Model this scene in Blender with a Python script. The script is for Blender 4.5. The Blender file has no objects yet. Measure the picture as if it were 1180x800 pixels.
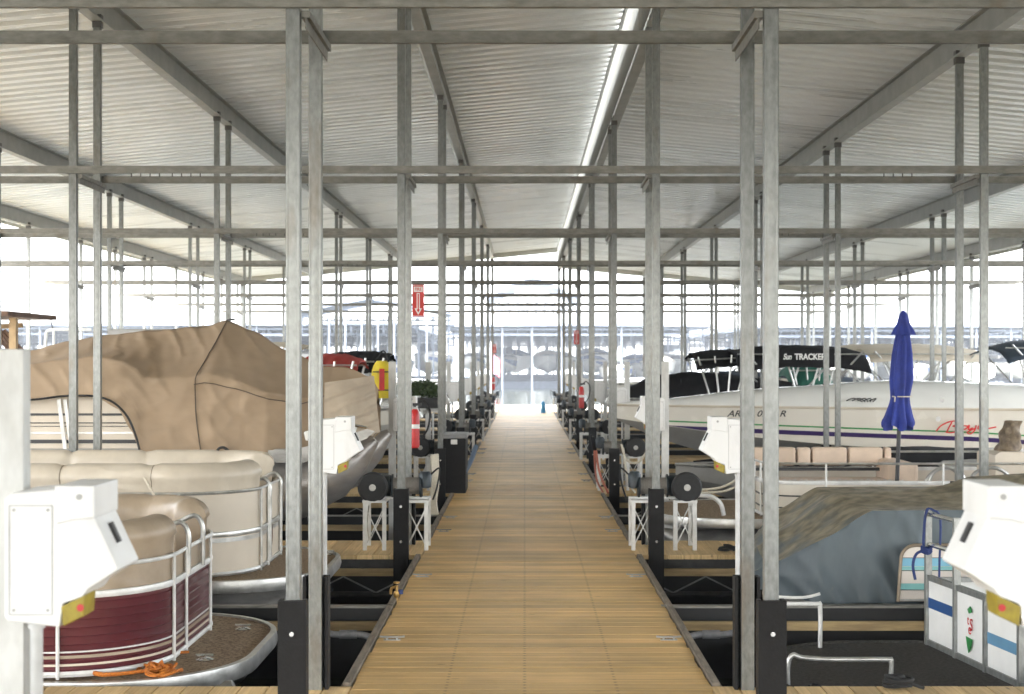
import bpy, bmesh, math, random
from mathutils import Vector, Matrix
random.seed(7)
R = math.radians
SC = bpy.context.scene
COL = SC.collection
F = 1710.0; PX0 = 604.5; PY0 = 417.0; EYE = 1.66; CX = 0.035
def X(px, D): return (px-PX0)*D/F
def Z(py, D): return EYE-(py-PY0)*D/F

# ------------------------------------------------------------------ materials
MATS = {}
def pm(name, c, c2=None, scale=8.0, rough=0.5, metal=0.0, bump=0.0, bscale=None, stretch=(1,1,1), rnd=0.0, lo=0.35, hi=0.65, spec=0.5, island=0.0, detail=5.0, coat=0.0):
    if name in MATS: return MATS[name]
    m = bpy.data.materials.new(name); m.use_nodes = True
    nt = m.node_tree; N = nt.nodes; L = nt.links
    b = N['Principled BSDF']
    b.inputs['Roughness'].default_value = rough
    b.inputs['Metallic'].default_value = metal
    b.inputs['Specular IOR Level'].default_value = spec
    b.inputs['Coat Weight'].default_value = coat
    c = tuple(c)+(1,) ; c2 = tuple(c2)+(1,) if c2 else tuple(v*0.75 for v in c[:3])+(1,)
    tc = N.new('ShaderNodeTexCoord'); mp = N.new('ShaderNodeMapping'); mp.inputs['Scale'].default_value = stretch
    L.new(tc.outputs['Object'], mp.inputs['Vector'])
    nz = N.new('ShaderNodeTexNoise'); nz.inputs['Scale'].default_value = scale; nz.inputs['Detail'].default_value = detail
    nz.inputs['Roughness'].default_value = 0.6
    L.new(mp.outputs['Vector'], nz.inputs['Vector'])
    cr = N.new('ShaderNodeValToRGB'); cr.color_ramp.elements[0].position = lo; cr.color_ramp.elements[1].position = hi
    cr.color_ramp.elements[0].color = c2; cr.color_ramp.elements[1].color = c
    L.new(nz.outputs['Fac'], cr.inputs['Fac'])
    out = cr.outputs['Color']
    if rnd or island:
        hs = N.new('ShaderNodeHueSaturation'); L.new(out, hs.inputs['Color'])
        mr = N.new('ShaderNodeMapRange')
        a = island or rnd
        mr.inputs['To Min'].default_value = 1-a; mr.inputs['To Max'].default_value = 1+a
        if island:
            g = N.new('ShaderNodeNewGeometry'); L.new(g.outputs['Random Per Island'], mr.inputs['Value'])
        else:
            g = N.new('ShaderNodeObjectInfo'); L.new(g.outputs['Random'], mr.inputs['Value'])
        L.new(mr.outputs['Result'], hs.inputs['Value']); out = hs.outputs['Color']
    L.new(out, b.inputs['Base Color'])
    if bump:
        n2 = N.new('ShaderNodeTexNoise'); n2.inputs['Scale'].default_value = bscale or scale*2; n2.inputs['Detail'].default_value = 4
        L.new(mp.outputs['Vector'], n2.inputs['Vector'])
        bp = N.new('ShaderNodeBump'); bp.inputs['Strength'].default_value = bump; bp.inputs['Distance'].default_value = 0.02
        L.new(n2.outputs['Fac'], bp.inputs['Height']); L.new(bp.outputs['Normal'], b.inputs['Normal'])
    # slight roughness breakup
    mrr = N.new('ShaderNodeMapRange'); mrr.inputs['To Min'].default_value = max(0.02, rough-0.08); mrr.inputs['To Max'].default_value = min(1, rough+0.1)
    L.new(nz.outputs['Fac'], mrr.inputs['Value']); L.new(mrr.outputs['Result'], b.inputs['Roughness'])
    MATS[name] = m
    return m

GALV  = pm('galvanised_steel', (.325,.335,.325), (.20,.208,.20), 34, .36, .5, .08, 120, (1,1,.5), rnd=.14, lo=.3, hi=.7)
GALVD = pm('galvanised_beam', (.29,.28,.25), (.165,.158,.138), 26, .5, .35, .12, 50, (.4,1,1), rnd=.08, lo=.3, hi=.7)
GIRD  = pm('grey_girder', (.42,.42,.40), (.33,.33,.31), 4, .5, .25, .05)
ROOF  = pm('roof_sheet', (.86,.88,.88), (.77,.785,.78), 1.1, .27, .0, .03, 6, (.25,1,1))
SLEEV = pm('black_plastic', (.012,.0115,.0115), (.008,.0075,.0075), 30, .55, 0, .08, 90, spec=.22)
FLOATM= pm('dock_float', (.012,.012,.012), (.008,.008,.008), 6, .6)
WOOD  = pm('deck_wood', (.80,.545,.235), (.49,.31,.115), 3.2, .5, 0, .2, 20, (.45,14,1), island=.17, lo=.28, hi=.72, spec=.3)
WOODF = pm('finger_wood', (.80,.59,.31), (.50,.34,.155), 3.6, .62, 0, .25, 20, (22,.5,1), island=.18, lo=.28, hi=.72, spec=.3)
CURB  = pm('curb_wood', (.26,.22,.17), (.13,.105,.08), 7, .8, 0, .35, 30, (6,.7,1))
BEAMW = pm('beam_wood', (.52,.38,.19), (.34,.24,.12), 6, .7, 0, .2, 20, (.6,6,6))
DARK  = pm('dark_steel', (.05,.048,.045), (.025,.024,.022), 12, .55, .3)
WHITEP= pm('white_box_plastic', (.80,.80,.79), (.70,.695,.68), 5, .4, 0, .03, 40, (1,1,.5), lo=.30, hi=.52)
WHITED= pm('painted_post', (.64,.64,.62), (.40,.395,.37), 7, .5, .1, .1, 40, (1,1,.4), lo=.3, hi=.6)
YEL   = pm('yellow_socket', (.36,.28,.02), (.22,.16,.015), 20, .4)
RED   = pm('red_plastic', (.55,.02,.02), (.42,.015,.015), 20, .35)
REDS  = pm('red_sign', (.60,.03,.025), (.50,.03,.025), 20, .45)
ALU   = pm('aluminium', (.62,.62,.60), (.42,.42,.40), 9, .33, .75, .06, 30, rnd=.05)
ALUD  = pm('weathered_aluminium', (.46,.45,.43), (.26,.255,.24), 3.5, .38, .45, .1, 18, (1,1,2.5))
CHROME= pm('polished_rail', (.75,.75,.73), (.55,.55,.53), 9, .16, .95)
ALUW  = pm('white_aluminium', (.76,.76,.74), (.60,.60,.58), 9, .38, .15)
MAROON= pm('maroon_panel', (.12,.026,.033), (.09,.02,.025), 5, .32, .1, coat=.4)
CREAMP= pm('cream_panel', (.66,.585,.48), (.60,.53,.43), 3, .38)
CREAM = pm('cream_vinyl', (.64,.57,.465), (.54,.475,.38), 4, .42, 0, .12, 14)
TANV  = pm('tan_vinyl', (.40,.315,.225), (.30,.235,.165), 4, .40, 0, .12, 14)
PEACH = pm('peach_vinyl', (.66,.52,.40), (.54,.42,.32), 4, .45, 0, .12, 14)
CARPET= pm('deck_carpet', (.40,.31,.215), (.19,.135,.09), 55, .95, 0, .6, 120, spec=.1, lo=.38, hi=.6)
CARPG = pm('grey_carpet', (.085,.080,.074), (.048,.045,.041), 40, .95, 0, .5, 120, spec=.1)
CANVAS= pm('tan_canvas', (.40,.30,.205), (.345,.258,.175), 2.2, .85, 0, .12, 5, (1,1,2.2), spec=.2)
CANVL = pm('sunlit_canvas', (.52,.44,.34), (.42,.35,.27), 3, .85, 0, .15, 8, spec=.2)
BLKC  = pm('black_canvas', (.016,.015,.016), (.010,.010,.0105), 5, .85, 0, .2, 14, spec=.15)
NAVYC = pm('navy_canvas', (.022,.036,.055), (.014,.024,.04), 5, .75, 0, .2, 14)
GRNC  = pm('green_canvas', (.012,.13,.085), (.008,.09,.06), 5, .7, 0, .2, 14)
BEIGC = pm('beige_canvas', (.60,.54,.44), (.50,.44,.35), 3, .8, 0, .15, 8)
REDC  = pm('red_canvas', (.45,.04,.03), (.30,.03,.02), 3, .8, 0, .15, 8)
GELW  = pm('white_gelcoat', (.78,.78,.74), (.72,.715,.68), 1.5, .22, 0, coat=.5)
GELC  = pm('cream_gelcoat', (.74,.71,.64), (.68,.65,.58), 1.5, .25, 0, coat=.5)
GELG  = pm('grey_gelcoat', (.32,.315,.30), (.26,.255,.24), 2.5, .3, 0, coat=.3)
BLACK = pm('black_trim', (.02,.02,.022), (.015,.015,.016), 10, .4)
RUBB  = pm('tyre_rubber', (.02,.02,.02), (.012,.012,.012), 30, .7)
MOTOR = pm('motor_paint', (.03,.045,.055), (.018,.022,.026), 20, .4, .2)
STEELC= pm('steel_cable', (.30,.28,.25), (.16,.14,.12), 60, .5, .6, .5, 120, (14,1,1))
ORANG = pm('orange_rope', (.62,.20,.02), (.34,.09,.01), 120, .7)
BLUER = pm('blue_rope', (.02,.04,.16), (.015,.03,.11), 120, .7)
BLKR  = pm('black_rope', (.02,.02,.02), (.01,.01,.01), 120, .8)
WHTR  = pm('white_rope', (.66,.62,.52), (.48,.44,.36), 120, .8)
UMBR  = pm('blue_umbrella_cloth', (.030,.055,.33), (.018,.032,.20), 6, .75, 0, .1, 12)
HOSE  = pm('grey_conduit', (.22,.22,.23), (.16,.16,.17), 30, .45)
CONDU = pm('pale_conduit', (.62,.62,.61), (.48,.48,.47), 9, .45)
BRASS = pm('brass', (.50,.33,.12), (.36,.22,.08), 30, .35, .9)
BLUEP = pm('blue_stripe', (.02,.085,.26), (.015,.07,.22), 6, .4)
BLUEL = pm('pale_blue_stripe', (.13,.29,.44), (.11,.25,.39), 6, .4)
TEALS = pm('teal_stripe', (.22,.48,.46), (.18,.42,.41), 6, .45)
SKYS  = pm('sky_stripe', (.18,.42,.55), (.15,.36,.49), 6, .45)
GRNS  = pm('green_stripe', (.03,.28,.07), (.03,.24,.06), 6, .35)
PURP  = pm('purple_stripe', (.035,.018,.11), (.03,.014,.09), 6, .35)
REDL  = pm('red_lettering', (.60,.02,.02), (.50,.02,.02), 6, .4)
WHT   = pm('white_paint', (.80,.80,.78), (.74,.74,.72), 6, .5)
LEAF  = pm('leaf_green', (.075,.12,.03), (.03,.055,.015), 14, .7, rnd=.2)
BRNW  = pm('brown_wood', (.16,.085,.05), (.09,.05,.03), 8, .7)
TIMB  = pm('pale_timber', (.46,.32,.17), (.34,.23,.12), 8, .7)
GLASS = pm('dark_window', (.05,.06,.07), (.035,.04,.05), 3, .08, 0, coat=.6)
YELV  = pm('yellow_fabric', (.72,.56,.02), (.58,.44,.02), 6, .7, 0, .3, 12)
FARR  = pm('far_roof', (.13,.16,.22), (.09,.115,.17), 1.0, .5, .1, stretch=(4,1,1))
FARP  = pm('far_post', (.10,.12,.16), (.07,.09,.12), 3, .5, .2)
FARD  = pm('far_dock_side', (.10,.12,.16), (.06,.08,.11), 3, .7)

def tarp_mat():
    m = pm('weathered_tarp', (.088,.112,.124), (.058,.077,.088), 3.0, .5, 0, .25, 5, (1,1,.5))
    nt = m.node_tree; N = nt.nodes; L = nt.links; b = N['Principled BSDF']
    old = b.inputs['Base Color'].links[0].from_socket
    g = N.new('ShaderNodeNewGeometry'); sp = N.new('ShaderNodeSeparateXYZ'); L.new(g.outputs['True Normal'], sp.inputs[0])
    nz = N.new('ShaderNodeTexNoise'); nz.inputs['Scale'].default_value = 5; tc = N.new('ShaderNodeTexCoord'); L.new(tc.outputs['Object'], nz.inputs['Vector'])
    ad = N.new('ShaderNodeMath'); ad.operation = 'MULTIPLY_ADD'; L.new(nz.outputs['Fac'], ad.inputs[0]); ad.inputs[1].default_value = .5
    ab = N.new('ShaderNodeMath'); ab.operation = 'ABSOLUTE'; L.new(sp.outputs['Z'], ab.inputs[0]); L.new(ab.outputs[0], ad.inputs[2])
    mr = N.new('ShaderNodeMapRange'); mr.inputs['From Min'].default_value = .93; mr.inputs['From Max'].default_value = 1.12; L.new(ad.outputs[0], mr.inputs['Value'])
    n3 = N.new('ShaderNodeTexNoise'); n3.inputs['Scale'].default_value = 9; L.new(tc.outputs['Object'], n3.inputs['Vector'])
    cr = N.new('ShaderNodeValToRGB'); cr.color_ramp.elements[0].color = (.115,.098,.062,1); cr.color_ramp.elements[1].color = (.29,.25,.17,1)
    cr.color_ramp.elements[0].position = .35; cr.color_ramp.elements[1].position = .65
    L.new(n3.outputs['Fac'], cr.inputs['Fac'])
    mx = N.new('ShaderNodeMix'); mx.data_type = 'RGBA'
    L.new(mr.outputs['Result'], mx.inputs['Factor']); L.new(old, mx.inputs['A']); L.new(cr.outputs['Color'], mx.inputs['B'])
    L.new(mx.outputs['Result'], b.inputs['Base Color'])
    return m
TARP = tarp_mat()

def wrinkles(m, scale, dist, strength, rot):
    nt = m.node_tree; N = nt.nodes; L = nt.links; b = N['Principled BSDF']
    old = b.inputs['Normal'].links[0].from_socket if b.inputs['Normal'].is_linked else None
    tc = N.new('ShaderNodeTexCoord'); mp = N.new('ShaderNodeMapping'); mp.inputs['Rotation'].default_value = rot; L.new(tc.outputs['Object'], mp.inputs['Vector'])
    wv = N.new('ShaderNodeTexWave'); wv.inputs['Scale'].default_value = scale; wv.inputs['Distortion'].default_value = dist; wv.inputs['Detail'].default_value = 3; wv.inputs['Detail Scale'].default_value = .8
    L.new(mp.outputs['Vector'], wv.inputs['Vector'])
    nz = N.new('ShaderNodeTexNoise'); nz.inputs['Scale'].default_value = 1.1; L.new(tc.outputs['Object'], nz.inputs['Vector'])
    mr = N.new('ShaderNodeMapRange'); mr.inputs['From Min'].default_value = .42; mr.inputs['From Max'].default_value = .62; L.new(nz.outputs['Fac'], mr.inputs['Value'])
    pw = N.new('ShaderNodeMath'); pw.operation = 'POWER'; pw.inputs[1].default_value = 3; L.new(wv.outputs['Fac'], pw.inputs[0])
    mu = N.new('ShaderNodeMath'); mu.operation = 'MULTIPLY'; L.new(pw.outputs[0], mu.inputs[0]); L.new(mr.outputs['Result'], mu.inputs[1])
    bp = N.new('ShaderNodeBump'); bp.inputs['Strength'].default_value = strength; bp.inputs['Distance'].default_value = .03
    L.new(mu.outputs[0], bp.inputs['Height'])
    if old: L.new(old, bp.inputs['Normal'])
    L.new(bp.outputs['Normal'], b.inputs['Normal'])
wrinkles(CANVAS, 1.5, 5, .5, (0,R(38),0)); wrinkles(CANVL, 2.5, 4, .7, (0,R(-70),0)); wrinkles(TARP, 1.6, 5, .3, (0,R(-20),R(10)))
for m_ in (CREAM,TANV): wrinkles(m_, 2.2, 7, .25, (0,R(80),0))
def deck_mat(name, base, axis):
    for n_ in list(base.node_tree.nodes):
        if n_.type == 'TEX_NOISE' and n_.outputs['Fac'].is_linked and n_.outputs['Fac'].links[0].to_node.type in ('VALTORGB','MAP_RANGE'):
            n_.noise_dimensions = '4D'
            g_ = base.node_tree.nodes.new('ShaderNodeNewGeometry'); k_ = base.node_tree.nodes.new('ShaderNodeMath'); k_.operation = 'MULTIPLY'; k_.inputs[1].default_value = 60
            base.node_tree.links.new(g_.outputs['Random Per Island'], k_.inputs[0]); base.node_tree.links.new(k_.outputs[0], n_.inputs['W'])
    # adds nail rows / weathering streaks over the plank colour
    m = base
    nt = m.node_tree; N = nt.nodes; L = nt.links; b = N['Principled BSDF']
    old = b.inputs['Base Color'].links[0].from_socket
    tc = N.new('ShaderNodeTexCoord')
    nz = N.new('ShaderNodeTexNoise'); nz.inputs['Scale'].default_value = 1.3; nz.inputs['Detail'].default_value = 3
    L.new(tc.outputs['Object'], nz.inputs['Vector'])
    mr = N.new('ShaderNodeMapRange'); mr.inputs['From Min'].default_value = .35; mr.inputs['From Max'].default_value = .7
    mr.inputs['To Min'].default_value = .80; mr.inputs['To Max'].default_value = 1.12
    L.new(nz.outputs['Fac'], mr.inputs['Value'])
    # small dark knots
    vo = N.new('ShaderNodeTexVoronoi'); vo.inputs['Scale'].default_value = 3.3
    mp = N.new('ShaderNodeMapping'); mp.inputs['Scale'].default_value = (.8,2.2,1) if axis == 'x' else (2.2,.8,1)
    L.new(tc.outputs['Object'], mp.inputs['Vector']); L.new(mp.outputs['Vector'], vo.inputs['Vector'])
    kr = N.new('ShaderNodeMapRange'); kr.inputs['From Min'].default_value = .03; kr.inputs['From Max'].default_value = .09
    kr.inputs['To Min'].default_value = .45; kr.inputs['To Max'].default_value = 1
    L.new(vo.outputs['Distance'], kr.inputs['Value'])
    mu = N.new('ShaderNodeMath'); mu.operation = 'MULTIPLY'; L.new(mr.outputs['Result'], mu.inputs[0]); L.new(kr.outputs['Result'], mu.inputs[1])
    last = mu.outputs[0]
    if axis == 'x':     # screw rows along the joists
        sp = N.new('ShaderNodeSeparateXYZ'); L.new(tc.outputs['Object'], sp.inputs[0])
        for x0 in (-.40, .0, .47):
            d = N.new('ShaderNodeMath'); d.operation = 'SUBTRACT'; L.new(sp.outputs['X'], d.inputs[0]); d.inputs[1].default_value = x0
            a = N.new('ShaderNodeMath'); a.operation = 'ABSOLUTE'; L.new(d.outputs[0], a.inputs[0])
            q = N.new('ShaderNodeMapRange'); q.inputs['From Min'].default_value = .003; q.inputs['From Max'].default_value = .012
            q.inputs['To Min'].default_value = 1; q.inputs['To Max'].default_value = 0; L.new(a.outputs[0], q.inputs['Value'])
            fy = N.new('ShaderNodeMath'); fy.operation = 'MULTIPLY_ADD'; fy.inputs[1].default_value = 1/.138; fy.inputs[2].default_value = 6/.138; L.new(sp.outputs['Y'], fy.inputs[0])
            f2 = N.new('ShaderNodeMath'); f2.operation = 'FRACT'; L.new(fy.outputs[0], f2.inputs[0])
            f3 = N.new('ShaderNodeMath'); f3.operation = 'PINGPONG'; f3.inputs[1].default_value = .47; L.new(f2.outputs[0], f3.inputs[0])
            f4 = N.new('ShaderNodeMath'); f4.operation = 'SUBTRACT'; L.new(f3.outputs[0], f4.inputs[0]); f4.inputs[1].default_value = .22
            f5 = N.new('ShaderNodeMath'); f5.operation = 'ABSOLUTE'; L.new(f4.outputs[0], f5.inputs[0])
            q2 = N.new('ShaderNodeMapRange'); q2.inputs['From Min'].default_value = .035; q2.inputs['From Max'].default_value = .10; q2.inputs['To Min'].default_value = 1; q2.inputs['To Max'].default_value = 0; L.new(f5.outputs[0], q2.inputs['Value'])
            q3 = N.new('ShaderNodeMath'); q3.operation = 'MULTIPLY'; L.new(q.outputs['Result'], q3.inputs[0]); L.new(q2.outputs['Result'], q3.inputs[1])
            q4 = N.new('ShaderNodeMath'); q4.operation = 'MULTIPLY_ADD'; L.new(q3.outputs[0], q4.inputs[0]); q4.inputs[1].default_value = -.6; q4.inputs[2].default_value = 1
            mm = N.new('ShaderNodeMath'); mm.operation = 'MULTIPLY'; L.new(last, mm.inputs[0]); L.new(q4.outputs[0], mm.inputs[1]); last = mm.outputs[0]
    vm = N.new('ShaderNodeVectorMath'); vm.operation = 'SCALE'; L.new(old, vm.inputs[0]); L.new(last, vm.inputs['Scale'])
    L.new(vm.outputs[0], b.inputs['Base Color'])
deck_mat('w', WOOD, 'x'); deck_mat('f', WOODF, 'y')

def rusty(m, amt=.55):
    nt = m.node_tree; N = nt.nodes; L = nt.links; b = N['Principled BSDF']
    old = b.inputs['Base Color'].links[0].from_socket
    tc = N.new('ShaderNodeTexCoord'); mp = N.new('ShaderNodeMapping'); mp.inputs['Scale'].default_value = (1,1,.22); L.new(tc.outputs['Object'], mp.inputs['Vector'])
    oi = N.new('ShaderNodeObjectInfo'); nz = N.new('ShaderNodeTexNoise'); nz.noise_dimensions = '4D'; nz.inputs['Scale'].default_value = 9; nz.inputs['Detail'].default_value = 6
    mu = N.new('ShaderNodeMath'); mu.operation = 'MULTIPLY'; mu.inputs[1].default_value = 40; L.new(oi.outputs['Random'], mu.inputs[0]); L.new(mu.outputs[0], nz.inputs['W'])
    L.new(mp.outputs['Vector'], nz.inputs['Vector'])
    mr = N.new('ShaderNodeMapRange'); mr.inputs['From Min'].default_value = .58; mr.inputs['From Max'].default_value = .74; mr.inputs['To Max'].default_value = amt; L.new(nz.outputs['Fac'], mr.inputs['Value'])
    mx = N.new('ShaderNodeMix'); mx.data_type = 'RGBA'; mx.inputs['B'].default_value = (.17,.13,.09,1)
    L.new(mr.outputs['Result'], mx.inputs['Factor']); L.new(old, mx.inputs['A']); L.new(mx.outputs['Result'], b.inputs['Base Color'])
rusty(GALV, .6); rusty(GALVD, .6)
def translucent_mat():
    m = bpy.data.materials.new('translucent_sheet'); m.use_nodes = True
    nt = m.node_tree; N = nt.nodes; L = nt.links
    for n in list(N): N.remove(n)
    o = N.new('ShaderNodeOutputMaterial'); t = N.new('ShaderNodeBsdfTranslucent'); t.inputs[0].default_value = (.56,.56,.54,1)
    d = N.new('ShaderNodeBsdfDiffuse'); d.inputs[0].default_value = (.62,.62,.60,1)
    mx = N.new('ShaderNodeMixShader'); mx.inputs[0].default_value = .25
    L.new(t.outputs[0], mx.inputs[1]); L.new(d.outputs[0], mx.inputs[2]); L.new(mx.outputs[0], o.inputs[0])
    return m
TRANSL = translucent_mat()

def water_mat():
    m = bpy.data.materials.new('lake_water'); m.use_nodes = True
    nt = m.node_tree; N = nt.nodes; L = nt.links; b = N['Principled BSDF']
    b.inputs['Base Color'].default_value = (.030,.036,.028,1); b.inputs['Roughness'].default_value = .06; b.inputs['IOR'].default_value = 1.33
    tc = N.new('ShaderNodeTexCoord'); mp = N.new('ShaderNodeMapping'); mp.inputs['Scale'].default_value = (1,.6,1); L.new(tc.outputs['Object'], mp.inputs['Vector'])
    a = N.new('ShaderNodeTexNoise'); a.inputs['Scale'].default_value = 2.2; a.inputs['Detail'].default_value = 6; L.new(mp.outputs['Vector'], a.inputs['Vector'])
    bp = N.new('ShaderNodeBump'); bp.inputs['Strength'].default_value = .5; bp.inputs['Distance'].default_value = .06
    L.new(a.outputs['Fac'], bp.inputs['Height']); L.new(bp.outputs['Normal'], b.inputs['Normal'])
    return m
WATER = water_mat()

# ------------------------------------------------------------------ geometry helpers
def wloc(p):
    v = Vector((0,0,0))
    while p is not None: v = v+p.location; p = p.parent
    return v
class MB:
    def __init__(s): s.bm = bmesh.new()
    def box(s, x0, x1, y0, y1, z0, z1, rot=None, piv=None):
        if x0 > x1: x0, x1 = x1, x0
        vs = [s.bm.verts.new((x,y,z)) for x in (x0,x1) for y in (y0,y1) for z in (z0,z1)]
        for f in ((0,1,3,2),(4,6,7,5),(0,4,5,1),(2,3,7,6),(0,2,6,4),(1,5,7,3)): s.bm.faces.new([vs[i] for i in f])
        if rot:
            c = Vector(piv or ((x0+x1)/2,(y0+y1)/2,(z0+z1)/2))
            bmesh.ops.rotate(s.bm, cent=c, matrix=rot, verts=vs)
        return s
    def bar(s, a, b, w, h=None):
        # rectangular bar between two points
        h = h or w; a = Vector(a); b = Vector(b); d = (b-a).normalized()
        up = Vector((0,0,1)) if abs(d.z) < .95 else Vector((0,1,0))
        u = d.cross(up).normalized(); v = u.cross(d).normalized()
        vs = []
        for p in (a,b):
            for i,j in ((-1,-1),(1,-1),(1,1),(-1,1)): vs.append(s.bm.verts.new(p+u*i*w/2+v*j*h/2))
        for f in ((3,2,1,0),(4,5,6,7),(0,1,5,4),(1,2,6,5),(2,3,7,6),(3,0,4,7)): s.bm.faces.new([vs[i] for i in f])
        return s
    def tube(s, pts, r, seg=8, smooth_path=0, caps=True):
        pts = [Vector(p) for p in pts]
        if smooth_path: pts = spline(pts, smooth_path)
        rs = r if isinstance(r, (list,tuple)) else [r]*len(pts)
        if len(rs) != len(pts): rs = [rs[0]+(rs[-1]-rs[0])*i/(len(pts)-1) for i in range(len(pts))]
        rings = []; u = None
        for i,p in enumerate(pts):
            d = (pts[min(i+1,len(pts)-1)]-pts[max(i-1,0)])
            if d.length < 1e-7: d = Vector((0,0,1))
            d.normalize()
            if u is None:
                up = Vector((0,0,1)) if abs(d.z) < .9 else Vector((1,0,0)); u = d.cross(up).normalized()
            else:
                u = (u-d*u.dot(d))
                u = u.normalized() if u.length > 1e-6 else d.orthogonal().normalized()
            v = d.cross(u)
            rings.append([s.bm.verts.new(p+(u*math.cos(2*math.pi*k/seg)+v*math.sin(2*math.pi*k/seg))*rs[i]) for k in range(seg)])
        for a,b in zip(rings, rings[1:]):
            for k in range(seg): s.bm.faces.new((a[k], a[(k+1)%seg], b[(k+1)%seg], b[k]))
        if caps:
            s.bm.faces.new(rings[0][::-1]); s.bm.faces.new(rings[-1])
        return s
    def prism(s, poly, axis, a, b):
        def P(p,t): return {'x':(t,p[0],p[1]),'y':(p[0],t,p[1]),'z':(p[0],p[1],t)}[axis]
        A = [s.bm.verts.new(P(p,a)) for p in poly]; B = [s.bm.verts.new(P(p,b)) for p in poly]
        n = len(poly)
        s.bm.faces.new(A); s.bm.faces.new(B[::-1])
        for i in range(n): s.bm.faces.new((A[i],B[i],B[(i+1)%n],A[(i+1)%n]))
        return s
    def grid(s, fn, nu, nv, closev=False):
        V = [[s.bm.verts.new(fn(i/nu, j/nv)) for j in range(nv+(0 if closev else 1))] for i in range(nu+1)]
        m = nv if closev else nv
        for i in range(nu):
            for j in range(m):
                j2 = (j+1)%len(V[0]) if closev else j+1
                try: s.bm.faces.new((V[i][j],V[i+1][j],V[i+1][j2],V[i][j2]))
                except ValueError: pass
        return s
    def lathe(s, prof, c, axis='z', seg=16):
        # prof: (r, t) list ; c centre
        def P(r,t,a):
            q = (math.cos(a)*r, math.sin(a)*r)
            return {'z':(c[0]+q[0],c[1]+q[1],c[2]+t),'x':(c[0]+t,c[1]+q[0],c[2]+q[1]),'y':(c[0]+q[0],c[1]+t,c[2]+q[1])}[axis]
        rings = [[s.bm.verts.new(P(max(r,1e-4),t,2*math.pi*k/seg)) for k in range(seg)] for r,t in prof]
        for a,b in zip(rings,rings[1:]):
            for k in range(seg): s.bm.faces.new((a[k],a[(k+1)%seg],b[(k+1)%seg],b[k]))
        s.bm.faces.new(rings[0][::-1]); s.bm.faces.new(rings[-1])
        return s
    def sweep(s, path, prof, seam=0, shrink=.0, caps=True):
        # path: world-plan (x,y) list with (nx,ny) outward normals; prof: (offset outward, z) closed polygon
        cz = sum(z for o,z in prof)/len(prof); co = sum(o for o,z in prof)/len(prof)
        rings = []; L = 0
        for i,(x,y,nx,ny) in enumerate(path):
            if i: L += math.hypot(x-path[i-1][0], y-path[i-1][1])
            k = 1
            if seam:
                ph = (L/seam) % 1.0; d = min(ph,1-ph)*seam
                k = 1-shrink*math.exp(-(d/.030)**2)
            rings.append([s.bm.verts.new((x+nx*(co+(o-co)*k), y+ny*(co+(o-co)*k), cz+(z-cz)*k)) for o,z in prof])
        n = len(prof)
        for a,b in zip(rings,rings[1:]):
            for k in range(n): s.bm.faces.new((a[k],a[(k+1)%n],b[(k+1)%n],b[k]))
        if caps: s.bm.faces.new(rings[0][::-1]); s.bm.faces.new(rings[-1])
        return s
    def build(s, name, mat, parent=None, smooth=False, bevel=0.0, auto=40, disp=None):
        bmesh.ops.recalc_face_normals(s.bm, faces=s.bm.faces)
        if bevel:
            ed = [e for e in s.bm.edges if len(e.link_faces) == 2 and e.calc_face_angle(0) > R(30)]
            bmesh.ops.bevel(s.bm, geom=ed, offset=bevel, segments=2, affect='EDGES', profile=.6)
        off = wloc(parent)
        if off.length > 0: bmesh.ops.translate(s.bm, verts=s.bm.verts, vec=-off)
        me = bpy.data.meshes.new(name)
        if smooth:
            for f in s.bm.faces: f.smooth = True
            for e in s.bm.edges:
                if len(e.link_faces) == 2 and e.calc_face_angle(0) > R(auto): e.smooth = False
        s.bm.to_mesh(me); s.bm.free(); me.materials.append(mat)
        o = bpy.data.objects.new(name, me); COL.objects.link(o)
        if parent: o.parent = parent
        return o
def spline(pts, n):
    pts = [Vector(p) for p in pts]; out = []
    for i in range(len(pts)-1):
        p0 = pts[max(i-1,0)]; p1 = pts[i]; p2 = pts[i+1]; p3 = pts[min(i+2,len(pts)-1)]
        for k in range(n):
            t = k/n
            out.append(.5*((2*p1)+(-p0+p2)*t+(2*p0-5*p1+4*p2-p3)*t*t+(-p0+3*p1-3*p2+p3)*t**3))
    out.append(pts[-1]); return out
def interp(tab, x):
    if x <= tab[0][0]: return tab[0][1]
    for (a,b),(c,d) in zip(tab,tab[1:]):
        if x <= c:
            t = (x-a)/(c-a); t = t*t*(3-2*t)*.4+t*.6
            return b+(d-b)*t
    return tab[-1][1]
def hsh(x, y=0.0):
    # smooth pseudo noise
    return (math.sin(x*1.7+y*2.3)+math.sin(x*3.1-y*1.9+1.3)+.6*math.sin(x*6.3+y*5.1+.7))/2.6
def tag(o, label=None, cat=None, group=None, kind=None):
    if label: o['label'] = label
    if cat: o['category'] = cat
    if group: o['group'] = group
    if kind: o['kind'] = kind
    return o
def thing(name, label, cat, loc=(0,0,0), group=None):
    o = bpy.data.objects.new(name, None); o.empty_display_size = .2
    COL.objects.link(o); o.location = loc
    return tag(o, label, cat, group)
def copy_thing(root, loc, label, parent=None):
    r = root.copy(); COL.objects.link(r); r.location = loc
    if label: r['label'] = label
    for ch in list(root.children):
        c = ch.copy(); COL.objects.link(c); c.parent = r
        for g in list(ch.children):
            d = g.copy(); COL.objects.link(d); d.parent = c
    return r
def part(base, name, parent, loc):
    o = bpy.data.objects.new(name, base); COL.objects.link(o); o.parent = parent; o.location = Vector(loc)-wloc(parent)
    return o
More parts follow.
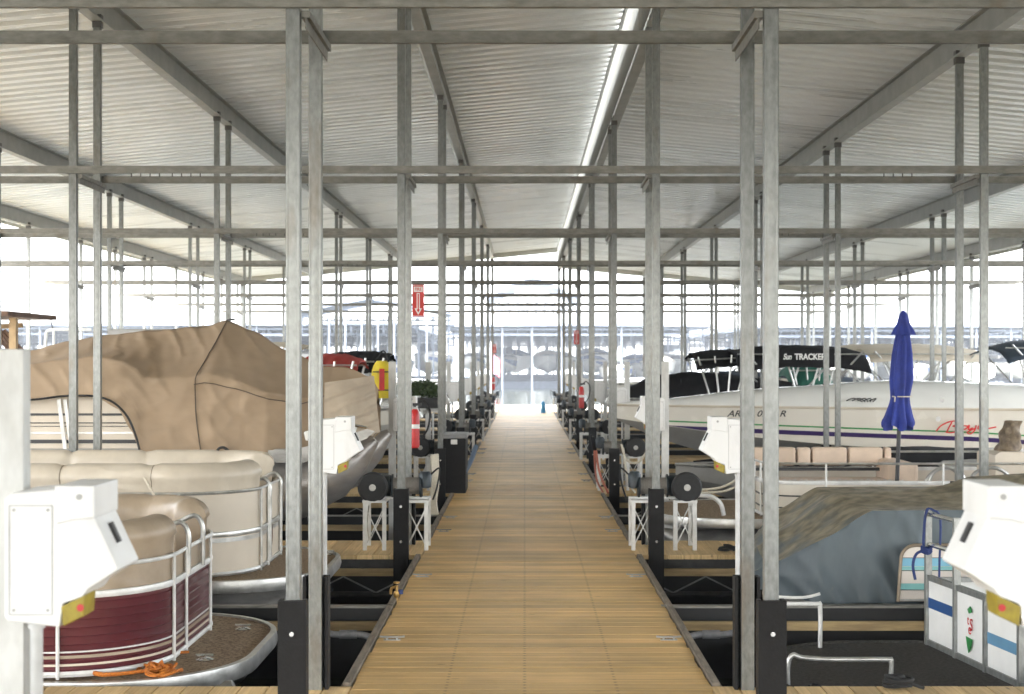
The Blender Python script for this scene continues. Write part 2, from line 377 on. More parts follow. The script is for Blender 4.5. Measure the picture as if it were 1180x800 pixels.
def text_mesh(name, body, size, mat, parent, loc, rot, extrude=.002, shear=0.0, ax='CENTER', spacing=1.0, xs=1.0, bold=0.0):
    cu = bpy.data.curves.new(name+'_tmp', 'FONT'); cu.body = body; cu.size = size; cu.extrude = extrude; cu.shear = shear
    cu.align_x = ax; cu.align_y = 'CENTER'; cu.space_character = spacing; cu.offset = bold
    to = bpy.data.objects.new('tmp', cu); COL.objects.link(to)
    bpy.context.view_layer.update()
    me = bpy.data.meshes.new_from_object(to.evaluated_get(bpy.context.evaluated_depsgraph_get()))
    bpy.data.objects.remove(to); bpy.data.curves.remove(cu)
    me.transform(Matrix.Translation(Vector(loc)-wloc(parent)) @ rot.to_4x4() @ Matrix.Diagonal((xs,1,1,1)))
    me.materials.append(mat)
    o = bpy.data.objects.new(name, me); COL.objects.link(o); o.parent = parent
    return o
FRONT = Matrix.Rotation(R(90), 3, 'X')      # text facing -Y (towards camera)

def rpath(pts, radii, step=.04):
    """rounded polyline in plan -> (x,y,nx,ny) ; normals to the right of travel"""
    pts = [Vector((p[0],p[1])) for p in pts]; out = [pts[0]]
    for i in range(1,len(pts)-1):
        r = radii[i-1]; a = (pts[i-1]-pts[i]).normalized(); b = (pts[i+1]-pts[i]).normalized()
        ang = a.angle(b); t = r/math.tan(ang/2)
        p1 = pts[i]+a*t; p2 = pts[i]+b*t; c = pts[i]+(a+b).normalized()*(r/math.sin(ang/2))
        n = 12; v1 = p1-c; v2 = p2-c
        a1 = math.atan2(v1.y,v1.x); a2 = math.atan2(v2.y,v2.x); d = (a2-a1+math.pi)%(2*math.pi)-math.pi
        for k in range(n+1): out.append(c+Vector((math.cos(a1+d*k/n),math.sin(a1+d*k/n)))*r)
    out.append(pts[-1])
    res = [out[0]]
    for a,b in zip(out,out[1:]):
        L = (b-a).length
        if L < 1e-6: continue
        n = max(1,min(int(L/step),160))
        for k in range(1,n+1): res.append(a+(b-a)*k/n)
    fin = []
    for i,p in enumerate(res):
        d = (res[min(i+1,len(res)-1)]-res[max(i-1,0)]).normalized()
        fin.append((p.x,p.y,d.y,-d.x))
    return fin

# ------------------------------------------------------------------ setting
WZ = -.50
def DF(k): return 6.82+5.95*(k-1)          # front post frame k = 1..8
NF = 8
ENDD = 49.6
def ring_plane(): pass
w = MB(); w.box(-900,900,-60,2500,WZ-.02,WZ); tag(w.build('water', WATER), kind='structure')
# walkway
rr = random.Random(3)
w = MB(); y = -6.0
while y < 53.5:
    wd = .138
    e0 = rr.uniform(-.006,.006); e1 = rr.uniform(-.006,.006)
    w.box(-.88+e0, .95+e1, y, y+wd-.009, -.038, rr.uniform(-.0025,.0))
    y += wd
wk = tag(w.build('walkway', WOOD), kind='structure')
w = MB(); w.box(-.86,.93,-6,49.2,-.30,-.045); tag(w.build('walkway_frame', DARK), kind='structure')
w = MB()
yy = 2.3
while yy < 49: w.box(-.80,.87,yy,yy+2.3,WZ-.2,-.302); yy += 2.975
tag(w.build('walkway_floats', FLOATM), kind='structure')
w = MB(); w.box(-7,7,53.55,57,-.30,0); tag(w.build('end_pier', pm('pale_concrete',(.55,.54,.50),(.45,.44,.41),3,.8)), kind='structure')
def fingers():
    for k in range(1,NF+1):
        d0, d1 = (6.2,7.60) if k == 1 else (DF(k)-.02, DF(k)+1.02)
        for s in (-1,1):
            w = MB(); x = .955 if s > 0 else .885
            while x < 11.3:
                w.box(s*x, s*(x+.135), d0+rr.uniform(0,.004), d1-rr.uniform(0,.004), -.038, rr.uniform(-.003,-.0005)); x += .141
            tag(w.build('finger_dock', WOODF), kind='structure')
            w = MB(); w.box(s*.95,s*11.2,d0+.03,d0+.06,-.118,-.042); w.box(s*.95,s*11.2,d1-.06,d1-.03,-.118,-.042)
            w.box(s*.95,s*11.2,d0+.30,d0+.36,-.118,-.042)
            # lower chord and lacing of the truss
            for dd in (d0+.04, d1-.04):
                w.tube([(s*.95,dd,-.345),(s*11.2,dd,-.345)], .026, 6)
            tag(w.build('finger_dock_frame', DARK), kind='structure')
            w = MB(); xx = 1.0
            while xx < 11: 
                w.bar((s*xx,d0+.03,-.19),(s*(xx+.28),d0+.03,-.33),.012); w.bar((s*(xx+.28),d0+.03,-.33),(s*(xx+.56),d0+.03,-.19),.012); xx += .56
            tag(w.build('finger_dock_lacing', GALV), kind='structure')
            w = MB(); w.box(s*.97,s*11.2,d0+.02,d0+.06,-.185,-.122); w.box(s*.97,s*11.2,d1-.06,d1-.02,-.185,-.122)
            tag(w.build('finger_dock_beam', BEAMW), kind='structure')
            w = MB(); xx = 1.05
            while xx < 11: w.box(s*xx,s*(xx+2.1),d0+.12,d1-.08,WZ-.2,-.19); xx += 2.3
            tag(w.build('finger_dock_floats', FLOATM), kind='structure')
    for k in range(0,NF):                      # narrow cross members between the fingers
        d = DF(k+1)-2.65+.0+ (0)
        d = 4.15+5.95*k
        for s in (-1,1):
            w = MB(); w.box(s*.93,s*11.2,d-.03,d+.05,-.012,0.0)
            tag(w.build('cross_member_top', GALVD), kind='structure')
            w = MB(); w.box(s*.95,s*11.2,d-.02,d+.04,-.10,-.013); w.box(s*1.0,s*11.2,d+.02,d+.5,WZ-.2,-.17)
            tag(w.build('cross_member', FLOATM), kind='structure')
            w = MB(); w.box(s*1.0,s*11.2,d-.03,d+.01,-.165,-.103)
            tag(w.build('cross_member_beam', BEAMW), kind='structure')
fingers()
# curbs
for k in range(0,NF):
    a = (2.2 if k == 0 else DF(k)+(.80 if k == 1 else 1.04)); b = DF(k+1)-.05; m = 4.15+5.95*k
    if k == 0: b = 6.1
    for s in (-1,1):
        w = MB()
        for p,q in ((a,m-.04),(m+.04,b)):
            x0 = .957 if s > 0 else .887
            w.box(s*x0, s*(x0+.06), p, q, -.10, -.012); w.box(s*(x0+.005), s*(x0+.045), p, q, -.0118, .012)
        tag(w.build('walkway_curb', CURB), kind='structure')

# sky world
world = bpy.data.worlds.new('World'); SC.world = world; world.use_nodes = True
nt = world.node_tree; bg = nt.nodes['Background']
sky = nt.nodes.new('ShaderNodeTexSky'); sky.sky_type = 'NISHITA'; sky.sun_disc = False
SUN_EL = 56; SUN_AZ = 200      # azimuth: direction the sun stands, clockwise from +Y
sky.sun_elevation = R(SUN_EL); sky.sun_rotation = R(SUN_AZ); sky.dust_density = 3.0; sky.air_density = .8
hs = nt.nodes.new('ShaderNodeHueSaturation'); hs.inputs['Saturation'].default_value = .30
tn = nt.nodes.new('ShaderNodeMix'); tn.data_type = 'RGBA'; tn.blend_type = 'MULTIPLY'; tn.inputs['Factor'].default_value = 1; tn.inputs['B'].default_value = (1.0,.98,.935,1)
nt.links.new(sky.outputs[0], hs.inputs['Color']); nt.links.new(hs.outputs[0], tn.inputs['A']); nt.links.new(tn.outputs['Result'], bg.inputs[0]); bg.inputs[1].default_value = .15
sl = bpy.data.lights.new('sun', 'SUN'); sl.energy = 3.6; sl.angle = R(.5); sl.color = (1,.95,.88)
so = bpy.data.objects.new('sun', sl); COL.objects.link(so)
az = R(SUN_AZ); el = R(SUN_EL)
sd = Vector((math.sin(az)*math.cos(el), math.cos(az)*math.cos(el), math.sin(el)))
so.rotation_euler = (-sd).to_track_quat('-Z','Y').to_euler(); so.location = (0,-20,60)

# ------------------------------------------------------------------ dock canopy
CANW = -11.0
can = thing('dock_canopy', 'long open-sided steel canopy with ribbed metal roof over the whole walkway', 'canopy', (0,0,0))
def zl(x): return 5.27+.095*(x+1.06)      # left roof plane
def zr(x): return 4.95-.098*(x-1.13)      # right roof plane
Y0R, Y1R = -19.0, ENDD
def roofsheet(x0, x1, fz, name='roof_panel'):
    w = MB(); prof = []; y = Y0R
    T = .046
    while y < Y1R:
        prof += [(y,0),(y+.045,0),(y+.050,.010),(y+.060,.010),(y+.065,0),(y+.125,0),(y+.145,T),(y+.205,T),(y+.210,T-.010),(y+.222,T-.010),(y+.227,T),(y+.278,T),(y+.2995,0)]
        y += .30
    rows = []
    for x in (x0,x1): rows.append([w.bm.verts.new((x,py,fz(x)+pz)) for py,pz in prof])
    for i in range(len(prof)-1): w.bm.faces.new((rows[0][i],rows[0][i+1],rows[1][i+1],rows[1][i]))
    top = [w.bm.verts.new((x,yy,fz(x)+T+.03)) for x in (x0,x1) for yy in (Y0R,Y1R)]
    w.bm.faces.new((top[0],top[1],top[3],top[2]))
    return w.build(name, ROOF, can)
roofsheet(-10.15, 1.12, zl); roofsheet(1.27, 10.3, zr)
w = MB(); w.box(1.098,1.34,Y0R-.2,Y1R+.2,zr(1.27)+.085,zr(1.27)+.09); w.build('added_light_strip', TRANSL, can)  # translucent strip added out of view to feed light behind the clerestory
# clerestory band of translucent sheet
w = MB()
yy = Y0R
while yy < Y1R:
    w.box(1.095,1.099,yy,yy+.14,zr(1.1)-.225,zl(1.1)-.002); w.box(1.099,1.103,yy+.14,yy+.2,zr(1.1)-.225,zl(1.1)-.002); yy += .2
w.build('clerestory_panel', TRANSL, can)
w = MB(); w.box(1.07,1.094,Y0R,Y1R,zl(1.07)-.075,zl(1.07)-.004)
w.build('clerestory_frame', GALV, can)
LROWS = [-1.06,-3.88,-6.90,-9.37]; RROWS = [1.13,3.95,6.97,9.44]
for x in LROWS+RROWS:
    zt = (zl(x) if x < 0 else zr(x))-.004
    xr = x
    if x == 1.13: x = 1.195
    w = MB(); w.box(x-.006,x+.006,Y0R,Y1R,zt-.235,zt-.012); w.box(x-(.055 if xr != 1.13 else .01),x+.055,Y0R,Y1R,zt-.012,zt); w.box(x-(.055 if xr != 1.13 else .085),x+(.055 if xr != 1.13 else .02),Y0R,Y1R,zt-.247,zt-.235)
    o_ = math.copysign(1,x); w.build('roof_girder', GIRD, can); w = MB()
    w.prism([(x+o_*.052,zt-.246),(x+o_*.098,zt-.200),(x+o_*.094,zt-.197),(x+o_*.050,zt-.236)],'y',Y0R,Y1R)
    w.build('girder_lit_lip', ALUW if abs(x) > 2 else GIRD, can) if xr != 1.13 else None  # added lip; its white stands in for light along the girder edge
# eave and end fascia
for x0,x1,f in ((-10.2,1.10,zl),(1.16,10.35,zr)):
    w = MB(); w.prism([(x0,f(x0)-.16),(x1,f(x1)-.16),(x1,f(x1)+.09),(x0,f(x0)+.09)],'y',ENDD+.003,ENDD+.03); w.build('end_fascia', pm('fascia_paint',(.55,.55,.50),(.48,.48,.44),3,.5), can)
for x,f in ((-10.18,zl),(10.32,zr)):
    w = MB(); w.box(x-.02,x+.02,Y0R,Y1R,f(x)-.05,f(x)+.08); w.build('eave_trim', MATS['fascia_paint'], can)
# shared post meshes
def postmesh(h, W=.063):
    bm = MB(); bm.box(-W/2,W/2,-W/2,W/2,-.45,h)
    # little lips of the channel section facing sideways
    bm.box(-W/2-.0015,-W/2+.012,-W/2-.0015,-W/2+.004,-.45,h); bm.box(W/2-.012,W/2+.0015,-W/2-.0015,-W/2+.004,-.45,h)
    o = bm.build('tmp_post', GALV, None, smooth=True, bevel=.0045); me = o.data; bpy.data.objects.remove(o); return me
def sleevemesh(front=True):
    bm = MB(); W = .13
    if front: bm.box(-W/2,W/2,-.062,-.034,-.55,.57); bm.box(-W/2,-W/2+.018,-.033,.02,-.55,.57); bm.box(W/2-.018,W/2,-.033,.02,-.55,.57)
    else: bm.box(-W/2,W/2,.034,.062,-.55,.57); bm.box(-W/2,-W/2+.018,-.02,.033,-.55,.57); bm.box(W/2-.018,W/2,-.02,.033,-.55,.57)
    o = bm.build('tmp', SLEEV, None, bevel=.003); me = o.data; bpy.data.objects.remove(o); return me
SLF = sleevemesh(True); SLB = sleevemesh(False)
bmb = MB()
bmb.lathe([(.011,-.006),(.011,0)],(0,-.065,0),'y',10)
o = bmb.build('tmp', CHROME, None); BOLTM = o.data; bpy.data.objects.remove(o)
capb = MB(); capb.box(-.04,.04,-.038,.038,-.12,0); o = capb.build('tmp', pm('bracket_steel',(.14,.13,.12),(.08,.075,.07),12,.5,.3), None); CAPM = o.data; bpy.data.objects.remove(o)
PM = {}
for i,x in enumerate(LROWS+RROWS):
    zt = (zl(x) if x < 0 else zr(x))-.25
    PM[x] = postmesh(zt)
def visible(x, D): 
    px = PX0+F*x/D
    return -25 < px < 1205
for k in range(1,NF+1):
    for j,dd in enumerate((0,.72)):
        D = DF(k)+dd
        for x in LROWS+RROWS:
            if not visible(x,D): continue
            p = part(PM[x],'post',can,(x,D,0))
            if abs(x) < 7 or k < 6:
                s = part(SLF if j == 0 else SLB,'post_sleeve',p,(x,D,0))
            if j == 0 and abs(x) < 4 and k < 5:
                part(BOLTM,'bolt',p,(x,D,.42)); part(BOLTM,'bolt',p,(x,D,.12))
            zt = (zl(x) if x < 0 else zr(x))-.25
            if abs(x) > 2 or k > 2: part(CAPM,'post_bracket',p,(x,D,zt+.06))
        w = MB(); zb = 3.275 if j == 0 else 3.288
        x0, x1 = -10.3, 10.4
        w.box(x0,x1,D-.0665 if j == 0 else D+.034, D-.034 if j == 0 else D+.0665, zb, zb+.063)
        w.build('cross_beam', GALVD, can)
    for x in LROWS+RROWS:
        if not visible(x,DF(k)) : continue
        off = .055 if x < 0 else -.055
        w = MB(); w.box(x+off-.02,x+off+.02,DF(k)-.01,DF(k)+.74,3.24,3.272); w.box(x+off-.003,x+off+.003,DF(k)-.01,DF(k)+.74,3.19,3.24)
        w.build('tie_channel', GALVD, can)
for x in (LROWS[-1],RROWS[-1]):
    for k in range(1,NF):
        D = DF(k)+3.35
        if visible(x,D): 
            p = part(PM[x],'post',can,(x,D,0)); part(CAPM,'post_bracket',p,(x,D,(zl(x) if x<0 else zr(x))-.19))
# beam splices with hanging bolts
for k in range(1,5):
    for x in (-3.25,2.95+.25, -2.9):
        w = MB(); D = DF(k)
        for i in range(4): w.tube([(x-.12+i*.08,D-.05,3.275),(x-.12+i*.08,D-.05,3.245)],.005,6)
        w.build('beam_splice', DARK, can)

# ------------------------------------------------------------------ power pedestals
ORD = ['nearest','second','third','fourth','fifth','sixth','seventh','eighth']
def pedestal():
    t = thing('power_pedestal','', 'power pedestal', (-1.43,4.15,0), 'power pedestals on both sides of the walkway')
    D = 4.15
    w = MB(); w.box(-1.469,-1.391,D-.03,D+.03,-.35,1.695); w.build('post', WHITED, t, bevel=.004)
    poly = [(22,571),(29,564),(80,560),(82,557),(122,557),(122,590),(150,650),(116,672),(109,681),(88,688),(84,714),(26,708),(22,702)]
    P = [(X(a,D),Z(b,D)) for a,b in poly]
    w = MB(); w.prism(P,'y',D-.12,D+.10); w.build('housing', WHITEP, t, bevel=.006)
    w = MB(); q = [(X(a,D),Z(b,D)) for a,b in ((80,555.5),(124,555.5),(124,592),(99,594),(80,599))]
    w.prism(q,'y',D-.128,D+.108); hd = w.build('hood', WHITEP, t, bevel=.004)
    gm = pm('box_seam',(.42,.42,.41),(.34,.34,.33),20,.6)
    w = MB()
    xa,xb,za,zb = X(28,D),X(76,D),Z(700,D),Z(578,D)
    for a_,b_ in (((xa,za),(xb,za)),((xb,za),(xb,zb)),((xb,zb),(xa,zb)),((xa,zb),(xa,za))): w.bar((a_[0],D-.1203,a_[1]),(b_[0],D-.1203,b_[1]),.0022,.0022)
    w.build('cover_seam', gm, t)
    for a_,b_ in ((xa+.012,za+.012),(xb-.012,za+.012),(xa+.012,zb-.012),(xb-.012,zb-.012)):
        w = MB(); w.lathe([(.0042,-.0025),(.0042,0)],(a_,D-.120,b_),'y',8); w.build('screw', gm, t)
    w = MB(); w.lathe([(.008,-.003),(.008,0)],(X(107,D),D-.128,Z(568,D)),'y',10); w.build('hood_knob', gm, t)
    # latch on the slanted door
    a = Vector((X(122.5,D),0,Z(590,D))); b = Vector((X(150.5,D),0,Z(650,D))); d = (b-a).normalized(); n = Vector((d.z,0,-d.x)); n = n if n.x > 0 else -n
    w = MB(); c = a+d*.062+n*.004; w.bar((c.x-d.x*.03,D-.02,c.z-d.z*.03),(c.x+d.x*.03,D-.02,c.z+d.z*.03),.022,.010); w.build('latch', BLACK, t)
    w = MB(); w.prism([(X(86,D),Z(691,D)),(X(113,D),Z(678,D)),(X(111,D),Z(702,D)),(X(88,D),Z(713,D))],'y',D-.122,D-.02); w.build('socket', YEL, t, bevel=.003)
    w = MB(); w.lathe([(.010,-.004),(.010,0)],(X(108,D),D-.123,Z(692,D)),'y',10); w.build('socket_button', RED, t)
    w = MB(); w.tube([(X(45,D),D-.02,Z(713,D)),(X(45,D),D-.02,-.35)],.017,10); w.tube([(X(45,D),D-.02,Z(713,D)),(X(45,D),D-.02,Z(722,D))],.023,10); w.build('conduit', CONDU, t, smooth=True)
    return t
ped = pedestal()
ped['label'] = 'white power box on its post, nearest on the left edge of the walkway'
for k in range(1,8):
    copy_thing(ped, (-1.43,4.15+5.95*k,-.035), f'{ORD[k]} white power box along the left edge of the walkway, counting away from the camera')
# mirrored version for the right side
pedr = bpy.data.objects.new('power_pedestal', None); COL.objects.link(pedr); pedr.location = (1.52,4.15,0)
tag(pedr,'white power box at the right frame edge, nearest on the right side of the walkway','power pedestal','power pedestals on both sides of the walkway')
for ch in list(ped.children):
    me = ch.data.copy(); me.transform(Matrix.Diagonal((-1,1,1,1))); me.flip_normals()
    c = bpy.data.objects.new(ch.name.split('.')[0], me); COL.objects.link(c); c.parent = pedr
for k in range(1,8):
    copy_thing(pedr, (1.52,4.15+5.95*k,-.035), f'{ORD[k]} white power box along the right edge of the walkway, counting away from the camera')

# ------------------------------------------------------------------ winch stands
def winch(sx):
    # local coordinates: centre at x=0,y=0 ; sx=+1 for right hand side of the walkway
    t = thing('winch_stand','', 'boat lift winch', (0,0,0), 'boat lift winches beside the walkway')
    H = .42
    for y in (-.16,.18):
        for x in (-.27,-.10,.10,.27):
            if y > 0 and abs(x) < .2: continue
            w = MB(); w.box(x-.018,x+.018,y-.004,y+.004,0,H); w.box(x-.018,x-.010,y+.0045,y+.035,0,H); w.build('leg', ALUW, t)
    w = MB(); w.box(-.29,-.082,-.19,.21,H,H+.022); w.box(.082,.29,-.19,.21,H,H+.022); w.box(-.29,.29,-.03,.05,H+.0225,H+.04)
    w.build('top_plate', ALUW, t)
    for a,b in ((-.26,-.11),(.11,.26)):
        for p,q in (((a,-.155,.05),(b,-.155,.36)),((b,-.15,.05),(a,-.15,.36)),((a,.17,.05),(b,.17,.36))):
            w = MB(); w.bar(p,q,.009); w.build('brace', ALU, t)
    for x in (-.27,.27):
        w = MB(); w.bar((x,-.15,.05),(x,.17,.36),.009); w.bar((x,.17,.05),(x,-.15,.36),.009); w.build('brace', ALU, t)
    zc = H+.135
    w = MB(); w.lathe([(.075,-.20*sx),(.075,.04*sx)],(0,0,zc),'x',18); w.build('cable_drum', STEELC, t, smooth=True)
    for x in (-.21,.04):
        w = MB(); w.lathe([(.105,-.008),(.105,.008)],(x*sx,0,zc),'x',20); w.build('drum_flange', MOTOR, t, smooth=True)
    w = MB(); w.lathe([(.04,-.05),(.085,-.045),(.095,-.02),(.095,.04),(.08,.05),(.03,.06)],(.10*sx,.03,zc),'x',20); g = w.build('gearbox', MOTOR, t, smooth=True)
    w = MB(); w.lathe([(.03,0),(.055,.01),(.06,.12),(.04,.15)],(-.25*sx,-.02,zc-.02),'z',14); w.build('motor', MOTOR, t, smooth=True)
    w = MB(); w.lathe([(.118,-.045),(.134,-.025),(.134,.025),(.118,.045),(.07,.045)],(.20*sx,-.15,zc+.0),'y',22); wh = w.build('pulley_wheel', RUBB, t, smooth=True)
    w = MB(); w.lathe([(.03,-.052),(.03,.05)],(.20*sx,-.15,zc),'y',12); w.build('wheel_hub', ALUD, wh, smooth=True)
    w = MB()
    for x in (-.22,.14): w.prism([(-.09,H+.04),(.09,H+.04),(.03,zc),(-.03,zc)],'x',x*sx-.004,x*sx+.004)
    w.build('bearing_plate', DARK, t)
    w = MB(); w.tube([(-.30*sx,-.02,zc+.1),(-.38*sx,-.05,zc+.16),(-.36*sx,-.06,zc),(-.32*sx,-.03,zc-.12)],.008,6,5); w.build('motor_cable', BLKR, t, smooth=True)
    return t
wl = winch(-1); wl.location = (X(458,13.25),13.22,0); wl['label'] = 'winch with black wheel on white braced stand, nearest on the left of the walkway'
wr = winch(1); wr.location = (X(763,13.25),13.22,0); wr['label'] = 'winch with cable drum on white braced stand, nearest on the right of the walkway'
for k in range(3,9):
    D = DF(k)+.55
    copy_thing(wl,(-1.14,D,0), f'{ORD[k-2]} winch on a white stand left of the walkway, counting away from the camera')
    copy_thing(wr,(1.23,D,0), f'{ORD[k-2]} winch on a white stand right of the walkway, counting away from the camera')

# ------------------------------------------------------------------ pontoon boats
def mapside(path, s):
    return [(s*a, b, s*c, d) for a,b,c,d in path]
def upath(ue, D0, D1, r, far=9.5):
    # u measured away from the walkway, travel near side -> bow -> far side; normals pointing outward
    return rpath([(far,D0),(ue,D0),(ue,D1),(far,D1)], [r,r])
def orient(path):
    # right-of-travel normals: travelling towards -u on D0 side gives normal (d.y,-d.x)=(0,+1) -> inward; flip
    return [(x,y,-nx,-ny) for x,y,nx,ny in path]
def pontoon(s, D0, D1, zd, label, mats, tip=1.5, ue=1.98, far=9.5, rtop=.42, seat=True, seatz=(.40,.82), ribs=False, seatm=None, carpet=None, tubes=True, cx=0.0, fence=True, r=.55, xs=None):
    t = thing('pontoon_boat', label, 'pontoon boat', (s*4.5,(D0+D1)/2,WZ))
    M = lambda p: mapside(p, s)
    dk = orient(upath(tip, D0+.05, D1-.05, .75, far))
    # deck slab
    w = MB(); top = [w.bm.verts.new((s*x,y,zd)) for x,y,_,_ in dk]; bot = [w.bm.verts.new((s*x,y,zd-.05)) for x,y,_,_ in dk]
    w.bm.faces.new(top); w.bm.faces.new(bot[::-1])
    for i in range(len(top)-1): w.bm.faces.new((top[i],top[i+1],bot[i+1],bot[i]))
    w.build('deck', carpet or CARPET, t)
    w = MB(); w.sweep(M(dk), [(.0,zd-.075),(.035,zd-.075),(.045,zd-.04),(.035,zd+.012),(.0,zd+.014)]); tr = w.build('deck_rim', mats.get('rim',ALU), t, smooth=True)
    if tubes:
        for D in (D0+.42, D1-.42):
            zt = min(zd-.32, -.22)
            w = MB(); rt = .26
            pts = [(s*far,D,zt),(s*(tip+1.0),D,zt),(s*(tip+.62),D,zt+.02),(s*(tip+.30),D,zt+.10),(s*(tip+.02),D,zt+.24)]
            w.tube(pts,[rt,rt,rt*.95,rt*.62,rt*.10],16); w.build('pontoon_tube', ALUD, t, smooth=True, auto=60)
        w = MB()
        u = tip+.7
        while u < far: w.box(s*u,s*(u+.06),D0+.2,D1-.2,zd-.10,zd-.052); u += .6
        w.build('deck_beam', ALUD, t)
    if not fence: return t
    fp = orient(upath(ue, D0+.14, D1-.14, r, far))
    # fence skins
    z0 = zd+.03; z1 = zd+rtop
    if ribs:
        n = 9; prof = []
        for i in range(n):
            a = z0+(z1-z0)*i/n; b = z0+(z1-z0)*(i+.45)/n; c = z0+(z1-z0)*(i+.55)/n
            prof += [(.012,a),(.017,b),(.010,c)]
        prof = [(-.01,z0)]+prof+[(.012,z1),(-.01,z1)]
    else: prof = [(-.01,z0),(.012,z0),(.012,z1),(-.01,z1)]
    w = MB(); w.sweep(M(fp), prof); w.build('fence_panel', mats['panel'], t, smooth=True, auto=25)
    for z,hh in ((z0-.012,.03),(z1,.035)):
        w = MB(); w.sweep(M(fp), [(-.014,z),(.024,z),(.030,z+hh/2),(.024,z+hh),(-.014,z+hh)]); w.build('fence_trim', mats.get('trim',ALUW), t, smooth=True)
    for zz,hh,mm in mats.get('stripes',[]):
        w = MB(); w.sweep(M(fp), [(.0125,zd+zz),(.0195,zd+zz),(.0195,zd+zz+hh),(.0125,zd+zz+hh)]); w.build('stripe', mm, t, smooth=True)
    # uprights
    L = 0; last = None; nxt = .35
    tot = 0; acc = [0]
    for a,b in zip(fp,fp[1:]): acc.append(acc[-1]+math.hypot(a[0]-b[0],a[1]-b[1]))
    zr1 = zd+mats.get('rail1', rtop+.30)
    iu = min(range(len(fp)), key=lambda i: abs(fp[i][0]-ue-.02)+ (0 if fp[i][1] < (D0+D1)/2 else 9))
    corner = acc[iu]
    for off in (-2.9,-1.75,-.62,.06,.34,1.0,1.35,1.9,3.0):
        c = corner+off
        i = min(range(len(acc)), key=lambda q: abs(acc[q]-c)); x,y,nx,ny = fp[i]
        w = MB(); w.tube([(s*(x+nx*.026),y+ny*.026,z0-.02),(s*(x+nx*.026),y+ny*.026,zr1)],.010,8); w.build('upright', mats.get('trim',ALUW), t, smooth=True)
    # upper rail (tube) along fence
    rp = [(s*(x+nx*.02),y+ny*.02,zr1) for x,y,nx,ny in fp]
    w = MB(); w.tube(rp,.012,8); w.build('rail', mats.get('rail',ALUW), t, smooth=True)
    if mats.get('upper'):
        w = MB(); w.sweep(M(fp), [(-.01,z1+.036),(.008,z1+.036),(.008,zr1-.005),(-.01,zr1-.005)]); w.build('upper_panel', mats['upper'], t, smooth=True)
    if seat:
        sm = seatm or CREAM; a0, a1 = seatz; wd = .17
        prof = []
        zc0 = zd+a0; zc1 = zd+a1; hw = .085
        pr = [( .0,zc0),(.015,zc0+.1),(.022,zc1-.13)]
        for q in range(9):
            th = math.pi*q/8; pr.append((-.075+.115*math.cos(th), zc1-.105+.105*math.sin(th)))
        pr += [(-.19,zc1-.13),(-.19,zc0)]
        inner = [p for p in fp if True]
        # only the near and far side runs plus the corner, gate stays open
        def run(lo, hi):
            seg = [fp[i] for i in range(len(fp)) if lo <= acc[i] <= hi]
            w = MB(); w.sweep(M(seg), [(o-.03,z) for o,z in pr], seam=.62, shrink=.20); return w.build('seat_back', sm, t, smooth=True, auto=70)
        run(0, corner+.20); run(corner+1.05, acc[-1])
        Ls = .62
        while Ls < corner+.18:
            if Ls > corner-5.0:
                i = min(range(len(acc)), key=lambda q: abs(acc[q]-Ls)); x,y,nx,ny = fp[i]
                co = sum(o for o,z in pr)/len(pr)-.03; cz = sum(z for o,z in pr)/len(pr)
                w = MB(); w.tube([(s*(x+nx*(co+(o-.03-co)*.83)),y+ny*(co+(o-.03-co)*.83),cz+(z-cz)*.845) for o,z in pr],.006,5)
                w.build('seat_piping', pm('seat_seam',(.30,.25,.19),None,9,.6), t, smooth=True)
            Ls += .62
        # seat bases
        w = MB(); w.box(s*(ue+.55),s*far,D0+.35,D0+.85,zd+.28,zd+.44); w.build('seat_cushion', sm, t, bevel=.03)
    return t

red = pontoon(-1, 7.68, 9.92, -.02, 'maroon ribbed pontoon boat with tan seats beside the nearest left power box',
    dict(panel=MAROON, trim=ALUW, rail=ALUW, rail1=.60, upper=TANV, stripes=[(.075,.012,CREAMP),(.115,.016,TANV),(.145,.008,ALUW)]), ribs=True, rtop=.43, tip=1.57, seatz=(.42,.82), seatm=TANV)
# cleats, corner rails
def cleat(parent, x, y, z, name='cleat', m=CHROME):
    w = MB(); w.lathe([(.045,0),(.05,.006),(.03,.014),(.0,.018)],(x,y,z),'z',14); w.tube([(x-.05,y,z+.03),(x+.05,y,z+.03)],.008,8); w.tube([(x,y,z),(x,y,z+.03)],.01,8)
    return w.build(name, m, parent, smooth=True)
cleat(red, X(236,8.35), 8.35, -.02); cleat(red, X(282,9.35), 9.3, -.02)
def gate_arch(t, s, u, D0, D1, z0, z1, m, r=.05):
    for D in (D0, D1):
        w = MB(); w.tube([(s*(u+.34),D,z1-.05),(s*(u+.16),D,z1-.02),(s*(u+.04),D,z1+.03),(s*(u-.01),D,z1-.03),(s*(u-.012),D,z1-.14),(s*(u-.012),D,z0)],.015,8,4); w.build('corner_rail', m, t, smooth=True)
gate_arch(red,-1,1.96,8.60,8.98,.43,.70,ALU)
tan = pontoon(-1, 10.42, 12.55, .10, 'beige pontoon boat with cream cushions berthed behind the maroon one',
    dict(panel=CREAMP, trim=ALU, rail=ALU, rail1=.62, upper=CREAMP, stripes=[(.26,.03,ALU)]), rtop=.30, seatz=(.50,.83), seatm=CREAM)
gate_arch(tan,-1,1.96,11.35,11.85,.15,.74,ALU)
cleat(tan, X(378,12.0), 12.0, .10)
w = MB(); w.lathe([(.055,-.004),(.055,0)],(0,0,0),'y',20)
bmesh.ops.scale(w.bm, vec=(.55,1,1.6), verts=w.bm.verts); bmesh.ops.rotate(w.bm, cent=(0,0,0), matrix=Matrix.Rotation(R(84),3,'Z'), verts=w.bm.verts); bmesh.ops.translate(w.bm, vec=(-1.955,11.45,.33), verts=w.bm.verts)
w.build('emblem', BRNW, tan, smooth=False)
